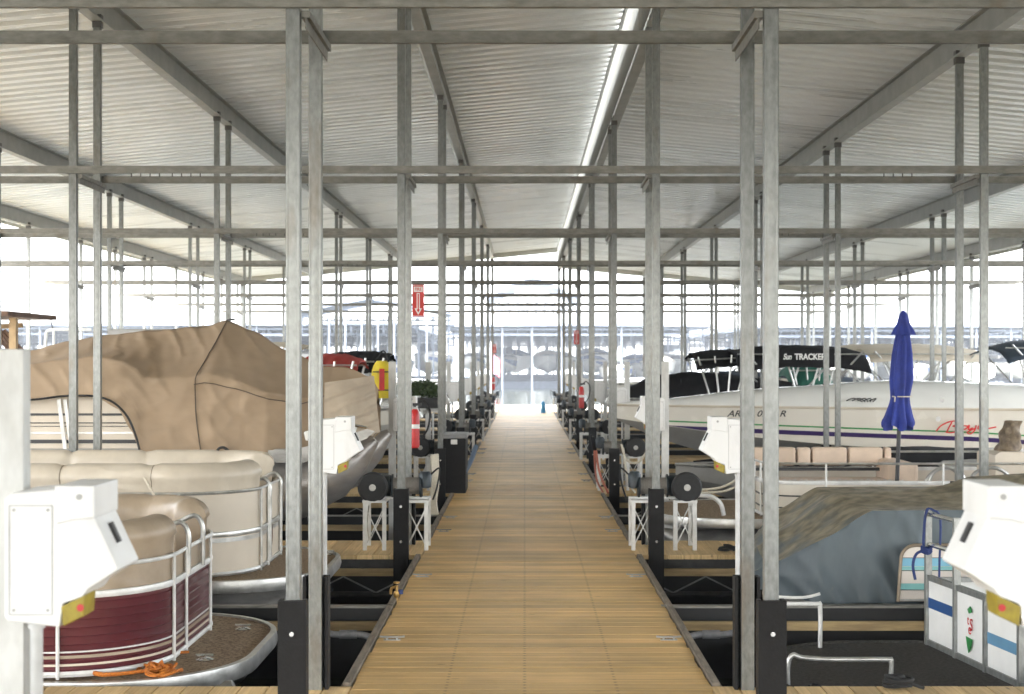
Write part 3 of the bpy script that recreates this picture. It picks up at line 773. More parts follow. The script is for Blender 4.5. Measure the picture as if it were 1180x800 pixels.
for (x,y) in ((X(222,10.55),10.50),): 
    w = MB(); w.tube([(x-.1,y,.12),(x-.05,y,.30),(x+.02,y,.26),(x+.1,y,.12)],.012,8,5); w.build('grab_handle', CHROME, tan, smooth=True)
w = MB(); w.tube([(X(163,10.45),10.52,.84),(X(178,10.45),10.47,.70),(X(187,10.45),10.46,.55)],.010,6,5); w.build('strap', CREAM, tan, smooth=True)
# orange rope on the maroon boat's deck
w = MB(); pts = []
rc = random.Random(5)
for i in range(90):
    if i > 58: break
    a = i*.55; r_ = .038+.030*math.sin(i*.37)+rc.uniform(-.012,.014)
    pts.append((X(186,8.0)+.02*math.sin(i*.13)+r_*1.5*math.cos(a), 7.95+.03*math.sin(i*.19)+r_*1.5*math.sin(a), .0+abs(rc.gauss(0,.018))))
pts += [(X(165,8.1),8.05,.02),(X(168,8.3),8.22,.01),(X(195,8.4),8.38,.01),(X(216,8.4),8.44,.01)]
w.tube(pts,.008,6,2)
w.tube([(X(178,7.9),7.92,.02),(X(150,7.9),7.86,.012),(X(120,7.85),7.82,.012),(X(100,7.9),7.90,.012),(X(84,7.85),7.86,.012)],[.008,.016],6,4)
tag(w.build('rope', ORANG, None, smooth=True), 'orange rope heaped on the carpeted bow of the maroon boat', 'rope')

# ---- tan covered boat (left, behind the beige pontoon)
cb = thing('covered_boat','large aluminium pontoon boat under a peaked tan canvas cover','boat',(-4.5,15.2,WZ))
S0 = 14.05; SM = 15.2; S1 = 16.3
ridge = [(-1.50,1.38),(-1.56,1.50),(-1.82,1.60),(-2.05,1.62),(-2.45,1.78),(-2.78,1.98),(-3.04,2.085),(-3.25,2.03),(-3.6,2.00),(-4.34,1.93),(-4.7,1.86),(-5.1,1.77),(-5.4,1.68),(-7.5,1.45),(-10,1.3)]
ridge = sorted(ridge)
base = sorted([(-1.42,1.02),(-1.52,.93),(-1.72,.90),(-1.95,1.0),(-2.15,.78),(-2.5,.74),(-3.4,.72),(-3.62,.74),(-3.72,1.0),(-3.85,1.22),(-4.1,1.34),(-4.5,1.33),(-5.2,1.27),(-10,1.15)])
def cover(u, v):
    x = -9.5+u*8.0
    zr_ = interp(ridge,x); zb = interp(base,x)
    vv = abs(v-.5)*2                  # 1 at base, 0 at ridge
    k = 1-vv
    nar = min(1, max(.10,(-x-1.46)/1.0))**.6
    # profile: steep side, then a slope to the ridge
    sh = .52
    zs = max(zb+.02, zb+(zr_-zb)*.60)
    if k < sh:
        q = k/sh; z = zb+(zs-zb)*q; d = .10*q
    else:
        q = (k-sh)/(1-sh); z = zs+(zr_-zs)*(q**1.0)-.045*math.sin(math.pi*q); d = .10+1.05*q
    half = (SM-S0)
    yy = SM-(half-d*half/1.15)*nar if v < .5 else SM+(half-d*half/1.15)*nar
    # folds radiating from the peak
    if v < .5:
        fx = x+3.04; fz = z-2.1; ang = math.atan2(fz,fx); rad = math.hypot(fx,fz)
        yy += (.020*(abs(math.sin(ang*8.5+hsh(rad*2)*.9))**.6-.5)*min(1,rad*.9)+.022*(abs(math.sin((z*1.0-x*.62)*11+hsh(x*2)))**.5-.5)*math.exp(-((x+2.9)/1.3)**2)+.010*hsh(x*2.2,z*4))*min(1,vv*2+.1)
        if x > -3.7: yy += .016*math.sin(x*9+z*6)*math.exp(-(k/.25)**2)
        if x > -2.7: yy += .02*math.sin(z*14-x*7)*math.exp(-((k-.3)/.3)**2)
    else: yy += .02*hsh(x*2,z*3)
    z += .008*hsh(x*5,v*9)
    return (x,yy,z)
w = MB(); w.grid(cover,300,90); cv = w.build('canvas_cover', CANVAS, cb, smooth=True, auto=80)
# seam cords and patch
def covp(x,v): return cover((x+9.5)/8.0,v)
w = MB(); w.tube([Vector(covp(-3.04-.10*math.sin(q*3.0),.5-q*.5))+Vector((0,-.012,.004)) for q in [i/20 for i in range(21)]],.006,5); w.build('cover_seam', pm('seam_thread',(.13,.10,.075),None,8,.8), cb)
w = MB(); w.tube([Vector(covp(x,.235))+Vector((0,-.010,.0)) for x in [-3.15+i*.1 for i in range(16)]],.005,5); w.build('cover_seam', MATS['seam_thread'], cb)
w = MB(); w.lathe([(.05,0),(.05,.008),(.015,.02)],(-3.0,SM,2.083),'z',12); w.build('vent_cap', BLACK, cb)
# front flap of the cover, sunlight put into its paler canvas colour
def flap(u,v):
    D = 14.15+.25*u**2; x = X(374,D)+u*(X(431+7*v,D)-X(374,D)); zt = Z(441-8*u,D); zb = Z(491+14*math.sin(u*2.2)*u-(4*u if u > .9 else 0),D)
    z = zt+(zb-zt)*v
    return (x, D-.05*v+.03*(abs(math.sin(u*6+v*2.5-1))**.6)*v+.012*math.sin(u*17-v*4)*v, z)
w = MB(); w.grid(flap,24,14); w.build('cover_flap', CANVL, cb, smooth=True)
# hull: big aluminium tubes on the lift
def hull_tube(D, m, z=.42, r0=.36):
    w = MB(); w.tube([(-9.5,D,z),(-2.75,D,z),(-2.2,D,z+.05),(-1.85,D,z+.17),(-1.62,D,z+.33),(-1.45,D,z+.48)],[r0,r0,r0*.93,r0*.72,r0*.42,r0*.12],20); w.build('pontoon_tube', m, cb, smooth=True, auto=60)
HULLM = pm('brushed_hull',(.40,.38,.36),(.27,.255,.24),2.0,.34,.5,.08,12,(1,1,3))
hull_tube(14.45,HULLM); hull_tube(15.95,HULLM)
w = MB(); w.box(-9.5,-1.62,14.12,16.2,.76,.83); w.build('deck', ALUD, cb, bevel=.01)
w = MB(); w.prism([(-9.5,.74),(-2.1,.70),(-1.5,.93),(-1.42,1.0),(-1.5,1.02),(-2.2,.82),(-9.5,.84)],'y',14.09,14.12); w.build('hull_side', ALUD, cb)
# fence section with window outline showing under the cover
w = MB(); w.box(-9.0,-3.60,14.20,14.225,.80,1.42); w.build('fence_panel', CREAMP, cb)
for z,h,m in ((1.145,.022,BLACK),(1.07,.010,BLACK),(1.04,.006,BLACK),(.88,.035,BLACK),(.97,.018,ALU)):
    w = MB(); w.box(-9.0,-3.62,14.19,14.197,z,z+h); w.build('stripe', m, cb)
w = MB(); w.tube([(-9,14.0,1.265),(-5.2,13.98,1.28),(-4.3,13.97,1.34),(-3.95,13.96,1.315),(-3.76,13.95,1.18),(-3.66,13.95,.98),(-3.60,13.95,.74)],.011,6,5); w.build('cover_edge', BLACK, cb)
for x in (X(70,14.1),X(-2,14.1)):
    w = MB(); w.bar((x-.03,14.14,1.30),(x+.045,14.14,.72),.035,.02); w.bar((x+.03,14.14,1.30),(x+.105,14.14,.72),.035,.02); w.build('ladder_rail', ALUW, cb)
w = MB(); w.box(-9,-3.6,14.15,14.19,.70,.745); w.build('fence_trim', ALUW, cb)
# bow fittings
w = MB()
for i in range(5): w.tube([(-1.62+.04*i,14.4+.12*i,.96),(-1.72+.03*i,14.3+.12*i,.80),(-1.80+.02*i,14.35,.55)],.012,6,4)
w.tube([(-1.95,14.2,1.02),(-1.7,14.15,1.06),(-1.5,14.3,1.02)],.014,6,4); w.build('bow_rail', CHROME, cb, smooth=True)
w = MB(); w.prism([(-2.10,.90),(-1.62,.96),(-1.60,1.04),(-1.9,1.05),(-2.12,.99)],'y',14.2,14.5); w.build('bow_seat', GELW, cb, bevel=.02)
w = MB(); w.tube([(X(250,14),14.02,.74),(X(251,14),14.0,.83),(X(258,14),14.0,.85),(X(265,14),14.0,.80),(X(268,14),14.02,.72)],.014,6,4); w.build('grab_handle', BLACK, cb, smooth=True)

# ---- right: grey decked pontoon with striped fence panels
gp = pontoon(1, 7.72, 9.60, -.15, 'old pontoon boat with dark grey deck and white fence panels striped blue', dict(rim=CARPG), tip=1.42, carpet=CARPG, fence=False)
# fence end, runs from far corner towards the camera
def fpt(q): # q 0 at far corner 1 near
    return (2.57+.17*q, 9.45-1.30*q)
z0 = -.12; zm = .29; zt = .71
cols = [0,.33,.65,.98]
for i,q in enumerate(cols):
    x,y = fpt(q); w = MB(); w.box(x-.02,x+.02,y-.02,y+.02,z0-.02,zt if i < 2 else zm+.02); w.build('fence_post', GALV, gp)
for z,(qa,qb) in ((z0,(0,1)),(zm,(0,1)),(zt-.02,(0,.33)),(.50,(0,.33))):
    a = fpt(qa); b = fpt(qb); w = MB()
    if z > .45: w.tube([(a[0],a[1],z),(b[0],b[1],z)],.016,8); w.build('rail', CHROME, gp, smooth=True)
    else: w.bar((a[0],a[1],z),(b[0],b[1],z),.03,.035); w.build('fence_rail', GALV, gp)
def quadpanel(name, qa, qb, za, zb, mat, off=0.0, th=.006, parent=None):
    a = fpt(qa); b = fpt(qb); dx, dy = b[0]-a[0], b[1]-a[1]; L = math.hypot(dx,dy); nx, ny = dy/L, -dx/L    # towards -x side
    if nx > 0: nx, ny = -nx, -ny
    w = MB(); vs = []
    for o in (off, off+th):
        vs.append([w.bm.verts.new((p[0]+nx*o,p[1]+ny*o,z)) for p,z in ((a,za[0]),(b,za[1]),(b,zb[1]),(a,zb[0]))])
    A,B = vs
    w.bm.faces.new(A); w.bm.faces.new(B[::-1])
    for i in range(4): w.bm.faces.new((A[i],B[i],B[(i+1)%4],A[(i+1)%4]))
    return w.build(name, mat, parent or gp)
for i in range(3):
    qa, qb = cols[i]+.02, cols[i+1]-.02
    p = quadpanel('fence_panel', qa, qb, (z0+.02,z0+.02), (zm-.02,zm-.02), WHT)
    if i != 1: quadpanel('stripe', qa, qb, (.10,.10) if i == 0 else (.035,.035), (.165,.165) if i == 0 else (.10,.10), BLUEP if i == 0 else BLUEL, off=.008, th=.002, parent=p)
    else:
        # fruit emblem: red lettering shape over a green wedge
        xa,ya = fpt((qa+qb)/2)
        rot = Matrix.Rotation(R(-84),3,'Z')@FRONT
        for k,(zz,sz,ch) in enumerate(((.10,.10,'S'),(.07,.09,'e'),(.12,.08,'t'))):
            text_mesh('emblem_lettering', ch, sz, REDL, p, (xa-.012,ya-.035+.03*k,zz), rot, extrude=.001)
        w = MB(); w.prism([(ya+.06,.02),(ya-.06,.02),(ya-.03,-.04),(ya+.01,-.07)],'x',xa-.016,xa-.011); w.build('emblem_base', GRNS, p)
        w = MB(); w.prism([(ya+.0,.165),(ya-.05,.18),(ya-.02,.21),(ya+.03,.185)],'x',xa-.016,xa-.011); w.build('emblem_leaf', GRNS, p)
# far side fence seen between the posts
w = MB(); w.bar((2.57,9.47,.27),(6.5,9.50,.27),.03,.03); w.build('fence_rail', GALV, gp)
w = MB(); w.box(2.60,6.5,9.50,9.51,-.12,.25); w.build('fence_panel', WHT, gp)
# boarding rails lying along the deck
w = MB(); w.tube([(X(908,8.3),8.3,-.15),(X(908,8.3),8.3,-.03),(X(914,8.3),8.3,.02),(X(925,8.3),8.3,.005),(X(960,8.3),8.3,-.005),(X(1022,8.3),8.3,-.005),(X(1027,8.3),8.3,-.02),(X(1026,8.3),8.3,-.15)],.014,10,5); w.build('boarding_rail', ALU, gp, smooth=True)
w = MB(); w.tube([(X(890,9.4),9.4,.125),(X(940,9.4),9.4,.125),(X(945,9.4),9.4,.105),(X(945,9.4),9.4,-.15)],.014,10,4); w.tube([(X(890,9.5),9.5,.155),(X(925,9.5),9.5,.15),(X(945,9.5),9.5,.175)],.010,8,3); w.build('boarding_rail', ALUW, gp, smooth=True)
cleat(gp, X(1026,8.2), 8.12, -.15)
# blue rope on fence
w = MB(); a = fpt(.0); x,y = a[0]-.03,a[1]-.03
w.tube([(x+.02,y,.73),(x,y-.01,.67),(x-.01,y-.01,.53),(x-.015,y-.015,.47),(x-.06,y-.02,.44),(x-.08,y-.02,.37),(x-.065,y-.02,.28)],.009,6,4)
w.tube([(x+.02,y,.73),(x+.05,y-.02,.72),(x+.085,y-.05,.67),(x+.08,y-.05,.40),(x+.075,y-.05,.22)],.007,6,4)
for i in range(4): w.tube([(x-.03,y-.02,.46+.01*i),(x+.01,y-.035,.445+.012*i),(x+.04,y-.01,.46+.01*i)],.009,6,3)
tag(w.build('rope', BLUER, None, smooth=True), 'dark blue rope tied to the corner of the white striped fence', 'rope')
def coil(cx,cy,cz,r,n,mat,label,rad=.010,seed=1,extra=None):
    rc = random.Random(seed); w = MB(); pts = []
    for i in range(n):
        a = i*.7; q = r*(.65+.35*math.sin(i*.33))*rc.uniform(.85,1.1)
        pts.append((cx+q*math.cos(a)*1.4, cy+q*math.sin(a), cz+rad+.0009*i+rc.uniform(0,.008)))
    if extra: pts += extra
    w.tube(pts,rad,6,2); return tag(w.build('rope', mat, None, smooth=True), label, 'rope')
coil(X(1036,7.54),7.54,0,.055,60,BLKR,'black rope coiled at the edge of the nearest right finger dock',.009,2,[(X(1065,7.5),7.5,.010)])
coil(X(838,13.05),12.98,0,.06,40,BLKR,'black rope coiled on the second right finger dock beside the winch',.010,4)
coil(X(938,8.2),8.15,-.15,.03,24,BLKR,'small black rope loop on the grey deck under the bent rail',.008,6)

# ---- right: tarp covered boat
tb = thing('covered_boat','low pontoon boat under a weathered blue tarp faded tan on top','boat',(4.2,11.4,WZ))
T0 = 10.36; TM = 11.45; T1 = 12.5
zrt = [(1.72,.16),(1.80,.24),(1.95,.345),(2.42,.645),(2.85,.665),(3.2,.70),(3.45,.775),(3.9,.80),(9.5,.80)]
zst = [(1.72,.09),(1.81,.19),(2.12,.42),(2.45,.61),(2.9,.615),(9.5,.62)]
def tarp(u,v):
    x = 1.72+u*7.8; 
    zr_ = interp(zrt,x); zs = interp(zst,x); zb = -.03
    nar = min(1,max(.06,(x-1.68)/.40))**.5
    vv = abs(v-.5)*2; k = 1-vv; sh = .5
    if k < sh:
        q = k/sh; z = zb+(zs-zb)*q; d = .10*q
        wr_ = (.038*(abs(math.sin(x*7.5+q*3.0-1.2*(1-q)*(x-2.4)+1.5*hsh(x*1.3)))**.7-.5)+.022*(abs(math.sin(x*17+q*5))**.6-.5)+.008*math.sin(x*43+q*9))*(.25+.75*(1-q**1.5))
    else:
        q = (k-sh)/(1-sh); z = zs+(zr_-zs)*q-.03*math.sin(math.pi*q); d = .10+.98*q
        wr_ = 0; z += .006*math.sin(x*3.4+q*5+1.5*hsh(x*2,q*3))*math.sin(math.pi*q)
    y = TM-(1.09-d)*nar+wr_ if v < .5 else TM+(1.09-d)*nar
    return (x,y,z)
w = MB(); w.grid(tarp,320,80); w.build('tarp_cover', TARP, tb, smooth=True, auto=75)
w = MB(); w.box(2.0,9.4,10.46,12.42,-.14,-.035); w.build('deck', ALUD, tb)
for D in (10.8,12.1):
    w = MB(); w.tube([(9.5,D,-.36),(2.8,D,-.36),(2.3,D,-.30),(1.95,D,-.20)],[.24,.24,.18,.04],14); w.build('pontoon_tube', ALUD, tb, smooth=True, auto=60)
# striped side panel in a rounded frame
x0 = X(1034,10.3); x1 = x0+1.6; zA = .0; zB = Z(628,10.3)
w = MB(); rc_ = .10
poly = [(x0,zA)]+[(x0+.02+rc_-rc_*math.cos(q*math.pi/12), zB-rc_+rc_*math.sin(q*math.pi/12)) for q in range(7)]+[(x1,zB),(x1,zA)]
w.prism(poly,'y',10.285,10.31); sp_ = w.build('side_panel', pm('offwhite_panel',(.66,.60,.54),(.60,.54,.48),4,.4), tb)
w = MB(); w.tube([(p[0],10.28,p[1]) for p in poly[:-1]],.012,8); w.build('panel_frame', pm('bronze_trim',(.30,.24,.17),(.22,.17,.12),8,.4,.3), tb, smooth=True)
for za,zb,mm in ((Z(652,10.3),Z(643,10.3),SKYS),(Z(656.5,10.3),Z(652.5,10.3),TEALS),(Z(679,10.3),Z(672,10.3),TEALS),(Z(657.5,10.3),Z(656.8,10.3),BLACK),(Z(642.8,10.3),Z(642.2,10.3),BLACK),(Z(679.8,10.3),Z(679.2,10.3),BLACK),(Z(692,10.3),Z(690,10.3),ALU)):
    w = MB(); w.box(x0+.016,x1,10.278,10.284,za,zb); w.build('stripe', mm, tb)

# ---- right: peach pontoon with blue umbrella
pp = pontoon(1, 13.98, 16.15, .16, 'cream pontoon boat with peach cushions and a dark striped side behind the tarp',
    dict(panel=pm('ivory_panel',(.70,.65,.56),(.62,.57,.49),3,.4), trim=ALUW, rail=ALU, rail1=.53, stripes=[(.215,.014,BLACK),(.10,.014,BLACK)]), rtop=.33, tip=1.30, ue=2.30, seat=False, r=.35)
for i,(a,b) in enumerate(((866,886),(887,917),(918,934),(935,976),(977,1017),(1018,1027))):
    xa, xb = X(a,15.75), X(b,15.75); w = MB(); w.box(xa,xb-.01,15.68,15.82,.56,.755); w.build('seat_back', PEACH, pp, bevel=.03)
w = MB(); w.box(X(860,15.7),X(1036,15.7),15.60,15.67,.515,.545); w.build('seat_piping', BLACK, pp)
w = MB(); w.box(X(860,15.6),X(1030,15.6),15.15,15.62,.30,.45); w.build('seat_cushion', PEACH, pp, bevel=.03)
w = MB(); w.box(X(1030,15),X(1056,15),14.9,15.8,.18,.64); w.build('seat_arm', PEACH, pp, bevel=.04)
w = MB(); w.box(X(1060,15),X(1180,15),15.3,15.8,.18,.40); w.build('lounge', PEACH, pp, bevel=.03)
for xx,wd in ((1068,40),(1108,-46),(1115,50)):
    a = X(xx,14.6); b = X(xx+wd,14.6); w = MB(); w.tube([(a,14.5,.30),(a,14.5,.50),(a+(b-a)*.2,14.5,.60),(a+(b-a)*.6,14.5,.62),(a+(b-a)*.95,14.5,.50),(b,14.5,.30)],.018,8,5); w.build('boarding_rail', ALU, pp, smooth=True)
# crumpled white cover on the seat
def crum(u,v):
    x = X(895,14.8)+u*(X(1040,14.8)-X(895,14.8)); return (x,14.6+.4*v,.44+.035*abs(hsh(x*14,v*9))+.02*math.sin(math.pi*v))
w = MB(); w.grid(crum,60,12); tag(w.build('sheet', pm('white_cloth',(.74,.70,.66),(.62,.58,.54),7,.8), None, smooth=True), 'crumpled white sheet lying along the seats of the peach cushioned boat', 'sheet')
# console with carved post (brown tiki) 
w = MB(); w.prism([(X(1143,14.8),.18),(X(1143,14.8),Z(524,14.8)),(X(1149,14.8),Z(520,14.8)),(X(1215,14.8),Z(521,14.8)),(X(1215,14.8),.18)],'y',14.7,15.3); w.build('console', CREAMP, pp, bevel=.01)
w = MB(); rings = []
def tik(u,v):
    a = v*2*math.pi; z = Z(520,14.9)+u*(Z(485,14.9)-Z(520,14.9)); r_ = .125*(1-.38*u)+.012*math.sin(a*3+u*9)+.01*math.sin(u*14)
    return (X(1161,14.9)+.05*u+r_*math.cos(a),14.9+r_*math.sin(a),z)
w.grid(tik,14,20,closev=True)
w.lathe([(.06,0),(.03,.01)],(X(1163,14.9),14.9,Z(485,14.9)-.005),'z',10)
for (a,b,r_) in ((1163,497,.035),(1162,508,.028),(1168,490,.02)): w.lathe([(r_,-.02),(r_*.5,-.022),(r_*.5,0)],(X(a,14.75),14.79,Z(b,14.75)),'y',12)
tag(w.build('carved_post', pm('carved_wood',(.22,.17,.11),(.10,.07,.045),18,.7,0,.4,30), None, smooth=True, auto=50), 'brown carved wooden post ornament standing on the cream console at right', 'carving')
# umbrella
um = thing('umbrella','closed blue sun umbrella standing on the peach cushioned pontoon boat','umbrella',(X(1039,14.5),14.5,.18))
UX = X(1041,14.5)
def umb(u,v):
    a = v*2*math.pi
    tab = [(0,.122),(.06,.128),(.12,.112),(.27,.085),(.30,.082),(.5,.105),(.75,.090),(.80,.082),(1,.055)]
    zA_, zB_ = Z(493,14.5), Z(380,14.5)
    r_ = interp(tab,u); amp = .16+.18*math.exp(-(u/.15)**2)
    rr_ = r_*(1+amp*math.sin(a*8+u*1.5)+.08*math.sin(a*3+u*4))
    z = zA_+(zB_-zA_)*u+ (.03*math.sin(a*5) if u < .02 else 0)
    return (UX-.05*(1-u)+rr_*math.cos(a), 14.5+rr_*.9*math.sin(a), z)
w = MB(); w.grid(umb,40,96,closev=True); w.build('canopy', UMBR, um, smooth=True, auto=80)
def cap(u,v):
    a = v*2*math.pi; r_ = interp([(0,.115),(.15,.10),(.5,.06),(.85,.04),(1,.012)],u)*(1+.12*math.sin(a*8)*(1-u))
    return (UX+.0+r_*math.cos(a),14.5+r_*math.sin(a),Z(386,14.5)+(Z(358,14.5)-Z(386,14.5))*u)
w = MB(); w.grid(cap,12,64,closev=True); w.build('canopy_vent', UMBR, um, smooth=True, auto=80)
w = MB(); w.tube([(UX-.075,14.5,.18),(UX,14.5,Z(372,14.5))],.020,10); w.build('pole', BLACK, um, smooth=True)
w = MB(); w.tube([(UX-.015+.098*math.cos(a*math.pi/10),14.5+.09*math.sin(a*math.pi/10),Z(457,14.5)) for a in range(21)],.007,6); w.tube([(UX-.10,14.43,Z(457,14.5)),(UX-.105,14.42,Z(463,14.5))],.007,6); w.build('tie', WHTR, um)

# ------------------------------------------------------------------ v-hull boats
def vhull(s, Dc, ub, L, B, zk, zg, label, hull=GELW, side=None, bottom=None, cover=None, coverm=BLKC, wind=True, bim=None, stripe=None, name='motor_boat', cat='motor boat', group=None, stern=True, x0=None, fine=False, deckh=.16):
    """bow at u=ub (distance from walkway centre), hull running away from it along s"""
    t = thing(name, label, cat, (s*(ub+L/2),Dc,WZ), group)
    N_ = 40 if fine else 14
    def bh(q): return B/2*min(1,(1-(1-min(q/.62,1))**2.1))*(1-.06*max(0,q-.6))
    def keel(q): return zg+.02-(zg-zk)*min(1,(q/.20)**.55) if q < .20 else zk
    def chz(q): return zk+(zg-zk)*(.34+.50*max(0,1-q/.42)**1.6)
    def gz(q): return zg+.10*max(0,.5-q)*0+(.05*(1-q))
    def P(q, o, z): return (s*(ub+q*L), Dc+o, z)
    def sec(q):
        b = bh(q)+.006; k = keel(q); c = min(chz(q), gz(q)-.02); k = min(k,c-.002)
        return b,k,c,gz(q)
    def bot(u,v):
        b,k,c,g = sec(u); a = (v-.5)*2; cb_ = b*.86
        return P(u, a*cb_, k+(c-k)*abs(a)**.9)
    w = MB(); w.grid(bot,N_,10); w.build('hull_bottom', bottom or hull, t, smooth=True, auto=50)
    for sg in (-1,1):
        def sd_(u,v):
            b,k,c,g = sec(u); cb_ = b*.86
            return P(u, sg*(cb_+(b-cb_)*v**.8), c+(g-c)*v)
        w = MB(); w.grid(sd_,N_,6); w.build('hull_side', side or hull, t, smooth=True, auto=50)
    def dk(u,v):
        b,k,c,g = sec(u); a = (v-.5)*2
        dip = 1 if u < .5 or not stern else 1
        dh = interp([(0,.02),(.25,deckh*.8),(.42,deckh*1.15),(.6,deckh),(1,deckh*.6)],u)
        return P(u, a*b*.985, g+dh*(1-abs(a)**3.2))
    w = MB(); w.grid(dk,N_,16); w.build('deck', GELW if hull is GELW else hull, t, smooth=True, auto=60)
    b,k,c,g = sec(1.0)
    w = MB(); w.prism([(Dc-b,g),(Dc-b*.86,c),(Dc,k),(Dc+b*.86,c),(Dc+b,g)],'x',s*(ub+L)+s*.001,s*(ub+L+.02)); w.build('transom', hull, t)
    # rub rail
    w = MB()
    for sg in (-1,1):
        w.tube([P(i/N_, sg*(sec(i/N_)[0]+.005), gz(i/N_)) for i in range(N_+1)],.018 if fine else .02,6)
    w.build('rub_rail', BEIGC if fine else ALU, t, smooth=True)
    if stripe:
        for va,vb,mm in stripe:
            w = MB()
            def st(u,v):
                u = .06+.94*u; b,k,c,g = sec(u); cb_ = b*.86; vv_ = va+(vb-va)*v
                if fine: vv_ = min(.97,max(.02,(va+(vb-va)*v-.030*u*L*(1 if u < .5 else 1)-.03*max(0,u-.5)*L-c)/(g-c)))
                return P(u, -(cb_+(b-cb_)*vv_**.8)-.006, c+(g-c)*vv_)
            w.grid(st,N_,2); w.build('stripe', mm, t, smooth=True)
    if cover:
        a0,a1,hh = cover
        def cvf(u,v):
            q = a0+(a1-a0)*u; b,k,c,g = sec(q); a = (v-.5)*2
            top = hh*interp([(0,.25),(.18,.85),(.4,1),(.8,.75),(1,.35)],u)
            return P(q, a*(b+.02), g-.03+(top)*(1-abs(a)**2.6)+.02*hsh(u*12,v*7))
        w = MB(); w.grid(cvf,30,18); w.build('cover', coverm, t, smooth=True, auto=80)
    elif wind:
        q = .48; b,k,c,g = sec(q)
        w = MB(); zz = g+deckh*.9
        w.prism([(s*(ub+q*L),zz),(s*(ub+(q+.02)*L),zz),(s*(ub+q*L+.42),zz+.36),(s*(ub+q*L+.40),zz+.37)] ,'y',Dc-b*.7,Dc+b*.7); w.build('windshield', GLASS, t)
    if bim:
        q0,q1,zt_,mm = bim
        def bf(u,v):
            q = q0+(q1-q0)*u; a = (v-.5)*2
            return P(q, a*B*.46, zt_-.10*abs(a)**3-.10*abs(2*u-1)**4+.012*hsh(u*8,v*5))
        w = MB(); w.grid(bf,16,12); 
        o = w.build('bimini_top', mm, t, smooth=True, auto=80)
        w = MB()
        for sg in (-1,1):
            for qa,qb in ((q0+.02,(q0+q1)/2),(q1-.02,(q0+q1)/2),((q0+q1)/2,(q0+q1)/2+.05)):
                w.tube([P(qa,sg*B*.45,zt_-.1),P(qb,sg*B*.45,sec(.6)[3])],.014,6)
            w.build('bimini_frame', ALU, t, smooth=True); w = MB()
    return t

# big white speedboat on the right
sb = vhull(1, 21.0, 1.22, 9.6, 2.30, .22, 1.00, 'long white speedboat with green and purple stripes, bow at the walkway', side=GELC, bottom=GELG,
    stripe=[(.845,.865,GRNS),(.735,.795,PURP)], wind=False, fine=True, deckh=.33, name='speedboat', cat='speedboat')
# lettering on its side
def sidey(px): return 21.0-1.17
TD = 19.86
for s_,px in (('AR8',848),('07',877),('B',889),('R',901)):
    text_mesh('registration_lettering', s_, .115, BLACK, sb, (X(px,TD),TD-.03,Z(477,TD)), FRONT, .002, shear=.35, xs=1.2, bold=.002)
def stroke(pts, r=.011):
    return [Vector((X(a,TD),TD-.035,Z(b,TD))) for a,b in pts]
w = MB()
for pts in ([(1078,497),(1083,491),(1092,486.5),(1101,485),(1107,486.5),(1105,489.5),(1097,491),(1104,492.5),(1104,496),(1096,498.5),(1089,498)],[(1096,486.5),(1093,492),(1090,498)],[(1114,491),(1108,491),(1106,495),(1112,494),(1116,490),(1115,495),(1120,493)],[(1124,490),(1122,496),(1117,500),(1114,498),(1124,493)],[(1134,490),(1128,490),(1126,494),(1131,494),(1135,490),(1135,494),(1147,492)]):
    w.tube(stroke(pts),.010,6,5)
w.build('script_lettering', REDL, sb, smooth=True)
w = MB()
for i in range(5): w.tube([(X(972+i*6,20.3),20.12-.02*i,Z(462,20.1)),(X(980+i*6,20.3),20.10-.02*i,Z(459,20.1)),(X(990+i*3,20.3),20.1,Z(463,20.1))],.008,5,3)
w.build('deck_script', BLACK, sb)
for px,py in ((1085,461),(1081,483)):
    w = MB(); w.lathe([(.035,-.01),(.03,0)],(X(px,TD),TD-.0,Z(py,TD)),'y',12); w.build('through_hull', ALUD, sb)
# open-work: canopies beyond
def canopy_thing(name, label, cat, x0, x1, D, z, depth, mat, sag=.08, rise=0.0, legs=None, text=None, front=.0):
    t = thing(name, label, cat, ((x0+x1)/2,D,z-1))
    def cf(u,v):
        x = x0+(x1-x0)*u; a = (v-.5)*2
        zz = z+rise*u-.10*abs(a)**2.5-front*max(0,-a)**3
        zz -= sag*abs(2*u-1)**3
        return (x+.02*hsh(v*6,u*3), D+a*depth/2, zz+.014*hsh(u*11,v*6))
    w = MB(); w.grid(cf,30,18); o = w.build('canvas_top', mat, t, smooth=True, auto=80)
    sm = o.modifiers.new('thickness','SOLIDIFY'); sm.thickness = .012
    w = MB()
    n = legs or 3
    for sg in (-1,1):
        y = D+sg*depth*.45; xm = (x0+x1)/2; zb = z-.95
        for q in (.05,.35,.65,.95): w.tube([(x0+(x1-x0)*q,y,z-.10+rise*q),(xm+(q-.5)*.35,y,zb)],.016,6)
        w.tube([(x0,y,z-.15),(x1,y,z-.15+rise)],.014,6)
        w.build('frame', ALU, t, smooth=True); w = MB()
    return t
# boats beyond the speedboat carry black mooring covers and biminis
b1 = vhull(1, 25.6, 1.45, 7.2, 2.2, .30, .98, 'white boat with long black mooring cover behind the speedboat', cover=(.02,.50,.50), name='motor_boat')
